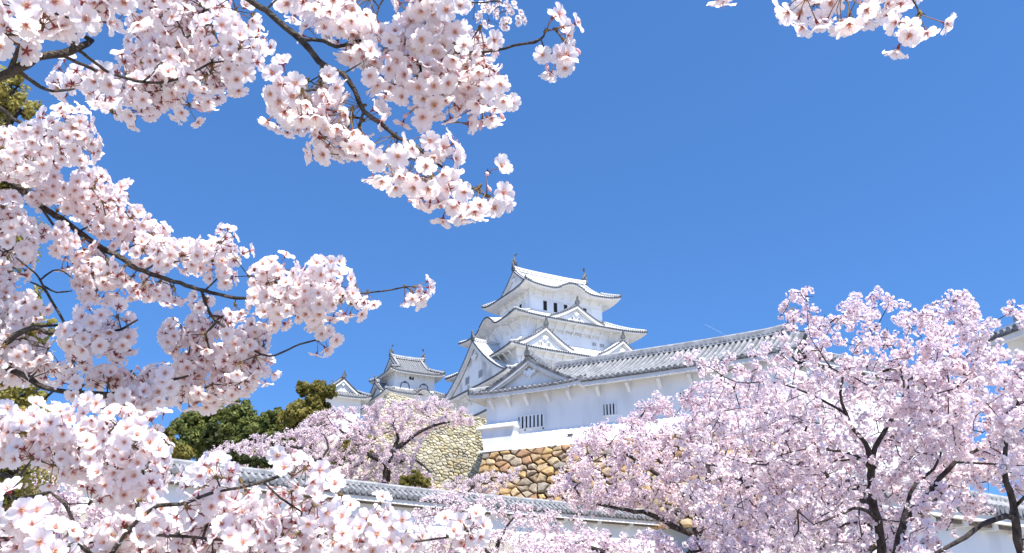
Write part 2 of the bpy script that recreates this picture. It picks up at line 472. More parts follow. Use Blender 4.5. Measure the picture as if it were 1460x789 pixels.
def irimoya(k, x0, x1, ay, ze, zr, g0, g1, tg, rise=.4, conc=.3, xf=ident, kara=None, ends='WE', wall=None, ow=None, sp_rib=.36, rr=.075, boards=None, walls=None,
            fascia=.28, soff_rise=.35, end_r=.14, over=.45, board_h=.45, orn=.95, ridge_h=.5, desc=True, hips=(-1, 1)):
    """hip-and-gable roof, ridge along x; x0,x1 eave ends, g0,g1 gable planes, tg share of the slope under the gables"""
    kara = kara or {}
    blist, wlist = boards, walls
    cx = (x0 + x1) / 2
    def prof(t): return ze + (zr - ze) * ((1 - conc) * t + conc * t * t)
    for sd, sg in (('S', -1), ('N', 1)):
        kk = kara.get(sd)
        def lim(t):
            if t < tg:
                f = t / tg; return x0 + (g0 - over - x0) * f, x1 + (g1 + over - x1) * f
            return g0 - over, g1 + over
        def zf(x, t):
            a, b = lim(t); m = (a + b) / 2; h = (b - a) / 2
            q = min(1, abs(x - m) / h); z = prof(t)
            if (x < m and 'W' in ends) or (x >= m and 'E' in ends): z += rise * q ** 5 * max(0, 1 - t) ** 2
            if kk: z += karahafu(x - kk[0], kk[1], kk[2]) * max(0, 1 - t * kk[3]) ** .8
            return z
        ns = 49; ss = lin(0, 1, ns)
        tt = sorted(set(lin(0, 1, 11) + [tg]))
        k.field.grid([[xf(((lim(t)[0] + (lim(t)[1] - lim(t)[0]) * s), sg * ay * (1 - t), zf(lim(t)[0] + (lim(t)[1] - lim(t)[0]) * s, t))) for s in ss] for t in tt], 0)
        xs = lin(x0, x1, ns)
        wx0, wx1, wy = wall if wall else (g0, g1, ay * .75)
        r0 = [xf((x, sg * ay, zf(x, 0))) for x in xs]
        r1 = [xf((x, sg * (ay - .03), zf(x, 0) - fascia)) for x in xs]
        ins = lambda x, d: cx + (x - cx) * (abs(x1 - x0) / 2 - d) / (abs(x1 - x0) / 2)
        r2 = [xf((ins(x, .45), sg * (ay - .45), zf(x, 0) - fascia + .1)) for x in xs]
        r3 = [xf((wx0 + (wx1 - wx0) * i / (ns - 1), sg * (wy - .05), ze - fascia + soff_rise + (zf(x, 0) - ze) * .45)) for i, x in enumerate(xs)]
        k.soffit.grid([r1, r0], 0); k.soffit.grid([r2, r1], 0); k.soffit.grid([r3, r2], 0)
        e0 = [xf((x, sg * (ay + .045), zf(x, 0) - .09)) for x in xs]; e1 = [xf((x, sg * (ay + .045), zf(x, 0) + .035)) for x in xs]
        e2 = [xf((x, sg * (ay - .15), zf(x, 0) + .05)) for x in xs]; e3 = [xf((x, sg * ay, zf(x, 0) - .09)) for x in xs]
        k.edge.grid([e0, e1], 0); k.edge.grid([e1, e2], 0); k.edge.grid([e3, e0], 0)
        n = int((x1 - x0) / sp_rib)
        for i in range(n + 1):
            x = x0 + ((x1 - x0) - n * sp_rib) / 2 + i * sp_rib
            if x < x0 + .1 or x > x1 - .1: continue
            tm = 1.0
            if x < g0 - over: tm = tg * (x - x0) / (g0 - over - x0)
            elif x > g1 + over: tm = tg * (x1 - x) / (x1 - g1 - over)
            if tm > .05: rib(k.field, [xf((x, sg * ay * (1 - t * tm), zf(x, t * tm) + .015)) for t in lin(0, 1, 8)], rr, 1)
            c = Vector(xf((x, sg * (ay + .02), zf(x, 0) + .03))); c2 = Vector(xf((x, sg * (ay + 1), zf(x, 0) + .03)))
            disc(k.edge, c, c2 - c, end_r, 1)
    for e in ends:
        boards = MB(); walls = MB(); blist.append(boards); wlist.append(walls)
        xe, gp, sg = (x0, g0, -1) if e == 'W' else (x1, g1, 1)
        run = abs(gp - xe); yg = ay * (1 - tg)
        # tg skirt in front of the gable: from eave xe to gable plane
        def ylim(f): return ay + (yg - ay) * f
        zt = prof(tg)
        def zs(y, f):
            return prof(tg * f) + rise * min(1, abs(y) / ylim(f)) ** 5 * (1 - f * tg) ** 2
        ss = lin(-1, 1, 25)
        k.field.grid([[xf((xe + (gp - xe) * f, s * ylim(f), zs(s * ylim(f), f))) for s in ss] for f in lin(0, 1, 6)], 0)
        ys = [s * ay for s in ss]
        wx = (wall[0] if e == 'W' else wall[1]) if wall else gp
        wy = wall[2] if wall else yg
        r0 = [xf((xe, y, zs(y, 0))) for y in ys]; r1 = [xf((xe - sg * .03, y, zs(y, 0) - fascia)) for y in ys]
        r2 = [xf((xe - sg * .45, y * (ay - .45) / ay, zs(y, 0) - fascia + .1)) for y in ys]
        r3 = [xf((wx - sg * .05, y / ay * wy, ze - fascia + soff_rise + (zs(y, 0) - ze) * .45)) for y in ys]
        k.soffit.grid([r1, r0], 0); k.soffit.grid([r2, r1], 0); k.soffit.grid([r3, r2], 0)
        e0 = [xf((xe + sg * .045, y, zs(y, 0) - .09)) for y in ys]; e1 = [xf((xe + sg * .045, y, zs(y, 0) + .035)) for y in ys]
        e2 = [xf((xe - sg * .15, y, zs(y, 0) + .05)) for y in ys]; e3 = [xf((xe, y, zs(y, 0) - .09)) for y in ys]
        k.edge.grid([e0, e1], 0); k.edge.grid([e1, e2], 0); k.edge.grid([e3, e0], 0)
        n = int(2 * ay / sp_rib)
        for i in range(n + 1):
            y = -ay + (2 * ay - n * sp_rib) / 2 + i * sp_rib
            if abs(y) > ay - .1: continue
            fm = 1.0 if abs(y) <= yg else (ay - abs(y)) / (ay - yg)
            if fm > .06: rib(k.field, [xf((xe + (gp - xe) * f * fm, y, zs(y, f * fm) + .015)) for f in lin(0, 1, 4)], rr, 1)
            c = Vector(xf((xe + sg * .02, y, zs(y, 0) + .03))); c2 = Vector(xf((xe + sg, y, zs(y, 0) + .03)))
            disc(k.edge, c, c2 - c, end_r, 1)
        # gable wall and boards
        tri = []; bs = []
        for s in lin(-1, 1, 17):
            t = 1 - abs(s) * (1 - tg)
            tri.append(xf((gp, s * yg, prof(t) - .03))); bs.append(xf((gp, s * yg, zt - .3)))
        walls.grid([bs, tri], 0)
        nrm = Vector(xf((sg, 0, 0))) - Vector(xf((0, 0, 0)))
        for s2 in (-1, 1):
            path = [Vector(xf((gp + sg * over, s2 * yg * q * 1.0, prof(1 - q * (1 - tg))))) for q in lin(0, 1, 13)]
            for (dz0, dz1, dn0, dn1, mb_) in ((.10, -.10, .06, -.2, k.edge), (-.10, -board_h, 0, -.16, boards), (-.05, -board_h * 1.45, -.17, -.34, boards)):
                rows = [[p + nrm * dn0 + Vector((0, 0, dz0)), p + nrm * dn0 + Vector((0, 0, dz1)), p + nrm * dn1 + Vector((0, 0, dz1)), p + nrm * dn1 + Vector((0, 0, dz0))] for p in path]
                mb_.grid(rows, 0, wrap=True); mb_.add(rows[-1], [(0, 1, 2, 3)], 0); mb_.add(rows[0], [(3, 2, 1, 0)], 0)
            for i in range(len(path) - 1):
                a, b = path[i], path[i + 1]; n_ = max(1, int(round((b - a).length / .36)))
                for j in range(n_): disc(k.edge, a + (b - a) * (j + .5) / n_ + Vector((0, 0, .06)), nrm, .105, 1)
            # descending ridge on the roof beside the gable, then the corner hip
            dp = [Vector(xf((gp - sg * .1, s2 * ay * (1 - t), prof(t) + .04))) for t in lin(.97, tg, 8)]
            if desc: ridge_run(k, dp, .32, .22)
            if desc: onigawara(k.orn, dp[-1] + Vector((0, 0, .12)), dp[-1] - dp[-2], .42)
            hp = [Vector(xf((xe + (gp - sg * -over * 0 - xe) * f, s2 * ylim(f), zs(ylim(f), f) + .03))) for f in lin(.02, 1, 8)]
            if s2 not in hips: continue
            ridge_run(k, hp, .32, .22)
            onigawara(k.orn, hp[0] + Vector((0, 0, .1)), hp[0] - hp[2], .45)
    a = g0 - over if 'W' in ends else x0; b = g1 + over if 'E' in ends else x1
    n = 17; L = b - a
    rp = []
    for x in lin(a, b, n):
        q = (x - (a + b) / 2) / (L / 2)
        up = .22 * abs(q) ** 4 if ((q < 0 and 'W' in ends) or (q > 0 and 'E' in ends)) else 0
        rp.append(xf((x, 0, zr + .02 + up)))
    ridge_run(k, rp, .5, ridge_h)
    if 'W' in ends: onigawara(k.orn, Vector(rp[0]) + Vector((0, 0, .12)), Vector(rp[0]) - Vector(rp[1]), orn)
    if 'E' in ends: onigawara(k.orn, Vector(rp[-1]) + Vector((0, 0, .12)), Vector(rp[-1]) - Vector(rp[-2]), orn)
    return blist, wlist, Vector(rp[0]) + Vector((0, 0, ridge_h)), Vector(rp[-1]) + Vector((0, 0, ridge_h))

def finish(k, root, kind, name='roof', label=None):
    """link a RoofKit as a roof part with its sub-parts"""
    if kind == 'white':
        fm = [M['tile_lite'], M['tile_white']]; em = [M['tile_mid'], M['tile_edge']]; rm = [M['tile_white'], M['tile_lite'], M['tile_edge']]
    elif kind == 'pale':
        fm = [M['tile_dark'], M['tile_pale']]; em = [M['tile_edge'], M['tile_dark']]; rm = [M['tile_lite'], M['tile_grey'], M['tile_dark']]
    else:
        fm = [M['tile_dark'], M['tile_grey']]; em = [M['tile_dark'], M['disc']]; rm = [M['tile_pale'], M['tile_pale'], M['tile_grey']]
    r = k.field.build(name, fm, root)
    if label: r['label'] = label
    if k.edge.f: k.edge.build('eave_tiles', em, r)
    if k.soffit.f: k.soffit.build('eave_soffit', M['soffit'], r)
    for q in k.ridge: q.build('ridge_tiles', rm, r)
    for q in k.orn: q.build('ridge_end_tile', M['bronze'], r)
    return r

def dolphin(root, pos, facing, h=1.7, mi=None):
    """fish finial standing on its chin, tail raised and spread"""
    mb = MB(); f = Vector(facing); f.z = 0; f.normalize(); z = Vector((0, 0, 1)); a = Vector((-f.y, f.x, 0))
    prof = [(.42, .0, .10), (.40, .14, .23), (.22, .30, .27), (.02, .48, .23), (-.10, .68, .16), (-.10, .84, .10), (-.02, .95, .06)]
    pts = [Vector(pos) + f * x * h * .6 + z * y * h for x, y, r in prof]
    mb.tube(pts, [r * h * .5 for x, y, r in prof], 8)
    tail = pts[-1]
    for s_ in (-1, 0, 1):
        d = (f * (.20 + .1 * abs(s_)) + a * s_ * .35 + z * .6).normalized() * h * .34
        mb.hexa([tail - a * .04 - f * .04, tail + a * .04 - f * .04, tail + a * .04 + f * .04, tail - a * .04 + f * .04],
                [tail + d - a * .03 - f * .12, tail + d + a * .03 - f * .12, tail + d + a * .03 + f * .12, tail + d - a * .03 + f * .12])
    for (x, y) in ((-.02, .35), (-.18, .6)):
        q = Vector(pos) + f * x * h * .6 + z * y * h
        mb.hexa([q - a * .03 - z * .1 * h, q + a * .03 - z * .1 * h, q + a * .03 + z * .08 * h, q - a * .03 + z * .08 * h],
                [q - f * .2 * h - a * .015 + z * .0, q - f * .2 * h + a * .015, q - f * .2 * h + a * .015 + z * .16 * h, q - f * .2 * h - a * .015 + z * .16 * h])
    for s_ in (-1, 1):
        q = Vector(pos) + f * .2 * h * .6 + z * .3 * h + a * s_ * .12 * h
        mb.hexa([q - f * .05 - z * .06, q + f * .05 - z * .06, q + f * .05 + z * .06, q - f * .05 + z * .06],
                [q + a * s_ * .16 * h - f * .05 + z * .1, q + a * s_ * .16 * h + f * .02 + z * .1, q + a * s_ * .16 * h + f * .02 + z * .22, q + a * s_ * .16 * h - f * .05 + z * .22])
    return mb.build('fish_finial', M['bronze'], root, smooth=False)

def window(root, sd, al, out, z, w, h, bars=0, xf=ident, name='window', frame=.07, shutter=False, fm=None, sub=True, barw=.09):
    """opening in a wall face: frame proud of the wall, dark pane, bars"""
    f = MB(); fr = frame
    def bx(mb, a0, a1, z0, z1, o0, o1, mi=0):
        pts = []
        for zz in (z0, z1):
            pts.append([xf(sp(sd, a0, o0, zz)), xf(sp(sd, a1, o0, zz)), xf(sp(sd, a1, o1, zz)), xf(sp(sd, a0, o1, zz))])
        mb.hexa(pts[0], pts[1], mi)
    a0, a1, z0, z1 = al - w / 2, al + w / 2, z - h / 2, z + h / 2
    bx(f, a0 - fr, a0, z0 - fr, z1 + fr, out - .05, out + .06); bx(f, a1, a1 + fr, z0 - fr, z1 + fr, out - .05, out + .06)
    bx(f, a0, a1, z1, z1 + fr, out - .05, out + .06); bx(f, a0, a1, z0 - fr, z0, out - .05, out + .08)
    wn_ = f.build(name, fm or M['shutter'], root)
    p = MB(); bx(p, a0, a1, z0, z1, out - .05, out + .008); p.build('pane', M['void'], wn_)
    if bars:
        b = MB(); s_ = w / (bars + 0.0)
        for i in range(bars):
            c = a0 + s_ * (i + .5) + s_ * .12
            bx(b, c - barw / 2, c + barw / 2, z0, z1, out + .01, out + .055)
        b.build('lattice', M['shutter'], wn_)
    if shutter:
        s2 = MB(); bx(s2, a0 + w * shutter, a1, z0, z1, out + .01, out + .04); s2.build('shutter', M['shutter'], wn_)
    return wn_

def storey(root, hx, hy, z0, z1, flare=0.0, name='storey_wall', m='plaster', c=(0, 0)):
    mb = MB(); cx, cy = c
    b = [(cx - hx - flare, cy - hy - flare, z0), (cx + hx + flare, cy - hy - flare, z0), (cx + hx + flare, cy + hy + flare, z0), (cx - hx - flare, cy + hy + flare, z0)]
    t = [(cx - hx, cy - hy, z1), (cx + hx, cy - hy, z1), (cx + hx, cy + hy, z1), (cx - hx, cy + hy, z1)]
    mb.hexa(b, t)
    return mb.build(name, M[m], root)

def brackets(root, hx, hy, z, sides='SW', step=1.6, ln=1.1, drop=.9, th=.2, name='eave_bracket', margin=.6):
    """plastered arms slanting from the wall to the soffit"""
    for sd in sides:
        l, o = (hx, hy) if sd in 'SN' else (hy, hx)
        n = max(1, int((2 * l - 2 * margin) / step))
        for i in range(n + 1):
            al = -l + margin + (2 * l - 2 * margin) * i / n
            b = [sp(sd, al - th / 2, o - .02, z - drop), sp(sd, al + th / 2, o - .02, z - drop), sp(sd, al + th / 2, o + .08, z - drop), sp(sd, al - th / 2, o + .08, z - drop)]
            t = [sp(sd, al - th / 2, o + ln - .25, z + .15), sp(sd, al + th / 2, o + ln - .25, z + .15), sp(sd, al + th / 2, o + ln, z + .15), sp(sd, al - th / 2, o + ln, z + .15)]
            mb = MB(); mb.hexa(b, t); mb.build(name, M['soffit'], root)

# ------------------------------------------------------------------ terrain
def smooth(x, a, b):
    t = max(0.0, min(1.0, (x - a) / (b - a))); return t * t * (3 - 2 * t)
def wall_n(x, y): return (y - 37.3 - 0.8 * x) * 0.78
def gz(x, y):
    n = wall_n(x, y)
    z = 4.4 * smooth(n, -13, -1.0) + 1.6 * smooth(n, 1.5, 14) + 14.5 * smooth(n, 42, 60) * smooth(x / max(y, 20), -.42, -.28)
    far = math.hypot(x, y)
    z *= 1 - smooth(far, 230, 420)
    return z + .12 * math.sin(x * .31) * math.cos(y * .27)
def make_ground():
    xs = sorted(set([-4000, -2000, -1000, -600, -400] + lin(-300, 300, 121) + [400, 600, 1000, 2000, 4000]))
    ys = sorted(set([-3000, -1000, -400, -150] + lin(-60, 340, 101) + [450, 700, 1200, 2500, 6000]))
    mb = MB(); mb.grid([[(x, y, gz(x, y)) for x in xs] for y in ys])
    g = mb.build('ground', M['ground'], None, smooth=True); tag(g, kind='structure')
    return g
make_ground()

# ------------------------------------------------------------------ the great keep
KR = rad(28.0)
KC = Vector((5.884, 121.405, 0))
keep = thing('castle_keep', 'tallest white castle keep, tiered roofs rising against the sky above the long turret', 'castle keep', KC, KR)
# walls of each storey
w5 = storey(keep, 6.2, 4.8, 41.0, 46.7)
w4 = storey(keep, 9.0, 7.2, 35.5, 41.0, .1)
w3 = storey(keep, 10.6, 9.1, 31.0, 35.2, .1)
w2 = storey(keep, 12.2, 10.8, 26.0, 31.2, .1)
w1 = storey(keep, 13.8, 12.4, 18.5, 26.2, .2)
# top roof
k = RoofKit(); gb = []; gw = []
_, _, rl, rr_ = irimoya(k, -8.25, 8.25, 7.03, 45.75, 50.3, -6.0, 6.2, .34, rise=.62, conc=.34, kara={'S': (-.2, 4.0, 1.25, 1.5), 'N': (.2, 4.0, 1.25, 1.5)},
                        wall=(-6.2, 6.2, 4.8), boards=gb, walls=gw, ridge_h=.55, orn=1.0)
r5 = finish(k, keep, 'white')
[q.build('gable_wall', M['plaster'], r5) for q in gw]; [q.build('gable_board', M['soffit'], r5) for q in gb]
pm = MB(); pendant(pm, (-6.4, 0, 48.9), (-1, 0, 0), .75); pm.build('gable_pendant', M['plaster'], r5)
dolphin(keep, rl - Vector((-.25, 0, .05)), (1, 0, 0), 1.75); dolphin(keep, rr_ - Vector((.25, 0, .05)), (-1, 0, 0), 1.75)
for x in (-3.75, -2.0, -.25, 3.1):
    window(w5, 'S', x + .42, 4.8, 43.62, 1.5, 1.5, shutter=.42)
for y in (-2.0, 1.5):
    window(w5, 'W', -y + .3, 6.2, 43.62, 1.5, 1.5, shutter=.45)
fr = MB()
for zz in (42.72, 44.55):
    fr.box((-6.22, -4.86, zz), (6.22, -4.79, zz + .09)); fr.box((-6.27, -4.84, zz), (-6.19, 4.84, zz + .09))
fr.build('wall_rail', M['shutter'], w5)
brackets(r5, 6.2, 4.8, 45.55, 'SW', 1.55, .8, .55, .16)

# fourth roof, with the swelling eave on the west and a gable on the south
k = RoofKit()
skirt(k, (11.1, 9.15), (6.2, 4.8), 40.2, 42.55, rise=.4, kara={'W': (0.1, 4.3, 1.75, 1.0), 'E': (0, 4.3, 1.75, 1.0)}, wall=(9.0, 7.2), soff_rise=.35)
gb = MB(); gw = MB()
gable(k, 'S', -.4, 7.75, 4.8, 4.6, 43.15, 40.75, board=gb, wallmb=gw, foot_back=6.6, board_h=.42, sideways=False)
r4 = finish(k, keep, 'white')
gw.build('gable_wall', M['plaster'], r4); gb.build('gable_board', M['soffit'], r4)
pm = MB(); pendant(pm, (-.4, -8.0, 41.95), (0, -1, 0), .55); pm.build('gable_pendant', M['plaster'], r4)
for x in (-1.0, .2): window(r4, 'S', x, 7.75, 41.25, .55, .4, bars=2, name='gable_window', barw=.07, frame=.05)
brackets(r4, 9.0, 7.2, 39.9, 'SW', 1.5, 1.3, 1.25, .2)
for x, z_ in ((-1.6, 39.35), (-.75, 39.3), (0.1, 39.3)): window(w4, 'S', x, 7.22, z_, .5, .75, bars=2, barw=.08, frame=.05)
for x in (-3.3, -2.0): window(w4, 'S', x, 7.23, 38.1, .6, .28, frame=.04, name='loophole')
for x in (2.9, 4.3): window(w4, 'S', x, 7.25, 37.65, .75, 1.25, bars=3, barw=.11, frame=.05)

# third roof with its pair of gables
k = RoofKit()
skirt(k, (12.5, 10.85), (9.0, 7.2), 34.85, 37.2, rise=.4, wall=(10.6, 9.1), soff_rise=.4)
gg = []
for cx_ in (-6.75, 6.0):
    gg.append(gable(k, 'S', cx_, 9.6, 7.0, 4.35, 38.35, 35.5, foot_back=8.3, board_h=.45, sideways=False))
r3 = finish(k, keep, 'white')
for (gb, gw), cx_ in zip(gg, (-6.75, 6.0)):
    gw.build('gable_wall', M['plaster'], r3); gb.build('gable_board', M['soffit'], r3)
    pm = MB(); pendant(pm, (cx_, -9.85, 36.95), (0, -1, 0), .62); pm.build('gable_pendant', M['plaster'], r3)
for cx_ in (-6.75, 6.0):
    for d in (-.65, .65): window(r3, 'S', cx_ + d, 9.6, 36.0, .75, .55, bars=3, name='gable_window', barw=.09, frame=.05)
brackets(r3, 10.6, 9.1, 34.6, 'SW', 1.5, 1.3, 1.1, .2)
for x in (-3.4, -2.4, -.5): window(w3, 'S', x, 9.15, 33.2, .6, .8, bars=2, barw=.1, frame=.05)
for x in (1.2, 3.0): window(w3, 'S', x, 9.12, 34.0, .8, .3, name='loophole', frame=.05)

# second roof and the great west gable
k = RoofKit()
skirt(k, (14.1, 12.75), (10.6, 9.1), 30.6, 32.7, rise=.4, wall=(12.2, 10.8), soff_rise=.4)
gb = MB(); gw = MB()
gable(k, 'W', .35, 12.7, 8.8, 9.9, 38.05, 31.4, conc=.36, board=gb, wallmb=gw, foot_back=10.4, board_h=.6, orn=1.1, sideways=False)
r2 = finish(k, keep, 'white')
gw.build('gable_wall', M['stain_plaster'], r2); gb.build('gable_board', M['soffit'], r2)
pm = MB(); pendant(pm, (-12.95, -.35, 35.9), (-1, 0, 0), 1.1); pm.build('gable_pendant', M['plaster'], r2)
for y in (-2.2, 2.2): window(r2, 'W', y, 12.7, 32.9, 1.4, 1.1, bars=4, name='gable_window')
brackets(r2, 12.2, 10.8, 30.4, 'SW', 1.6, 1.4, 1.1, .2)
k = RoofKit()
skirt(k, (15.8, 14.4), (12.2, 10.8), 25.7, 27.8, rise=.4, wall=(13.8, 12.4), soff_rise=.4)
finish(k, keep, 'white')
for x in lin(-10, 8, 7): window(w2, 'S', x, 10.9, 28.7, .9, 1.1, bars=3)

# ------------------------------------------------------------------ the small keeps and the corridor between
def small_keep(name, label, loc, zc, ax, ay, wx, wy, zr, tg, h, ground, group=None, lower=True):
    t = thing(name, label, 'small keep', (loc[0], loc[1], 0), KR, group)
    k = RoofKit(); gb = []; gw = []
    _, _, a, b = irimoya(k, -ax, ax, ay, zc - .35, zr, -ax + 2.0, ax - 2.0, tg, rise=.4, conc=.3, wall=(-wx, wx, wy), boards=gb, walls=gw, ridge_h=.4, orn=.8, sp_rib=.4)
    r = finish(k, t, 'pale'); [q.build('gable_wall', M['plaster'], r) for q in gw]; [q.build('gable_board', M['soffit'], r) for q in gb]
    dolphin(t, a - Vector((-.2, 0, .05)), (1, 0, 0), 1.2); dolphin(t, b - Vector((.2, 0, .05)), (-1, 0, 0), 1.2)
    w = storey(t, wx, wy, zc - h, zc + .1, .05)
    brackets(r, wx, wy, zc - .55, 'SW', .9, .55, .45, .14)
    return t, w
sk, skw = small_keep('small_keep', 'small two-roofed white keep with arched windows left of the great keep', (P(557, 522.5, 125) + Vector((math.cos(KR), math.sin(KR), 0)) * 4.4 + Vector((-math.sin(KR), math.cos(KR), 0)) * 4.85), 36.0, 4.4, 4.85, 3.2, 3.6, 38.9, .36, 8, 20)
k = RoofKit(); gb = MB(); gw = MB()
skirt(k, (5.2, 5.5), (3.2, 3.6), 32.15, 33.2, rise=.35, kara={'S': (.9, 1.9, 1.0, .6)}, wall=(4.0, 4.3), sp_rib=.4)
gable(k, 'W', 0.2, 4.6, 3.2, 2.9, 34.6, 32.7, board=gb, wallmb=gw, foot_back=3.6, board_h=.35, orn=.7, sideways=False)
r = finish(k, sk, 'pale', 'lower_roof'); gw.build('gable_wall', M['plaster'], r); gb.build('gable_board', M['soffit'], r)
storey(sk, 4.0, 4.3, 20, 32.4, .1, name='lower_storey_wall')
def kato(root, x, y, z, w, h):        # bell-shaped window
    prof = [(-.62, 0), (-.55, .5), (-.45, .8), (-.2, .95), (0, 1.08), (.2, .95), (.45, .8), (.55, .5), (.62, 0)]
    o = MB(); a = [(x + px * w, y - .05, z + pz * h) for px, pz in prof]
    b = [(x + px * w * .8, y - .05, z + pz * h * .9 + .02) for px, pz in prof]
    c = [(q[0], y + .05, q[2]) for q in a]
    o.grid([a, b], 0); o.grid([c, a], 0)
    f = o.build('arched_window', M['tile_dark'], root)
    q = MB(); q.add([(v[0], y - .012, v[2]) for v in b], [tuple(range(len(b)))], 0); q.build('pane', M['void'], f)
    l = MB()
    for i in range(3):
        xx = x + (i - 1) * w * .28; l.box((xx - .05, y - .04, z), (xx + .05, y - .014, z + h * .86))
    l.build('lattice', M['shutter'], f)
kato(skw, -1.55, -3.6, 33.25, 1.3, 1.15); kato(skw, 1.5, -3.6, 33.25, 1.3, 1.15)
window(skw, 'S', -.55, 3.6, 35.0, .75, .5, bars=0)
k = RoofKit(); gb = []; gw = []
wk = thing('small_keep', 'far left white small keep showing only a gable above a green tree', 'small keep', (-26.3, 124.0, -.75), KR)
irimoya(k, -4.2, 4.2, 4.0, 32.2, 35.1, -2.6, 2.6, .42, rise=.4, conc=.3, wall=(-3, 3, 2.8), boards=gb, walls=gw, ridge_h=.35, orn=.8, sp_rib=.4,
        xf=lambda p: (p[1], -p[0], p[2]))
r = finish(k, wk, 'pale'); [q.build('gable_wall', M['plaster'], r) for q in gw]; [q.build('gable_board', M['soffit'], r) for q in gb]
pm = MB(); pendant(pm, (0, -2.85, 34.3), (0, -1, 0), .45); pm.build('gable_pendant', M['plaster'], r)
storey(wk, 2.8, 3.0, 18, 32.4, .1)
co = thing('corridor_turret', 'low white connecting turret half hidden between the small keep and the great keep', 'turret', (-13.4, 137.0, 0), KR)
k = RoofKit()
skirt(k, (12.0, 3.6), (9.0, .4), 31.9, 33.7, rise=.35, wall=(10.8, 2.5), sp_rib=.4); finish(k, co, 'pale')
storey(co, 10.8, 2.5, 18, 32.0, .05)

# ------------------------------------------------------------------ stone walls: one mesh of separately shaped stones each
def clip(poly, nx, ny, d):
    out = []; n = len(poly)
    for i in range(n):
        a = poly[i]; b = poly[(i + 1) % n]
        da = a[0] * nx + a[1] * ny - d; db = b[0] * nx + b[1] * ny - d
        if da <= 0: out.append(a)
        if (da < 0 < db) or (db < 0 < da):
            t = da / (da - db); out.append((a[0] + (b[0] - a[0]) * t, a[1] + (b[1] - a[1]) * t))
    return out
def stone_cells(W, H, n, asp, r_, small=.3):
    """irregular cells of a W x H sheet (metres), wider than tall by asp"""
    X = W / asp; pts = []
    tries = 0; base = math.sqrt(X * H / n) * .82
    while len(pts) < n and tries < n * 60:
        tries += 1
        p = (r_.uniform(0, X), r_.uniform(0, H)); m = base * (1.0 if tries < n * 14 else (.72 if tries < n * 30 else .5))
        if all((p[0] - q[0]) ** 2 + (p[1] - q[1]) ** 2 > m * m for q in pts): pts.append(p)
    cells = []
    arr = np.array(pts)
    for i, p in enumerate(pts):
        poly = [(0, 0), (X, 0), (X, H), (0, H)]
        d2 = ((arr - arr[i]) ** 2).sum(1); idx = np.argsort(d2)[1:22]
        for j in idx:
            q = pts[j]; nx, ny = q[0] - p[0], q[1] - p[1]; l = math.hypot(nx, ny); nx /= l; ny /= l
            poly = clip(poly, nx, ny, (p[0] + q[0]) / 2 * nx + (p[1] + q[1]) / 2 * ny)
            if len(poly) < 3: break
        if len(poly) >= 3: cells.append([(x * asp, y) for x, y in poly])
    return cells
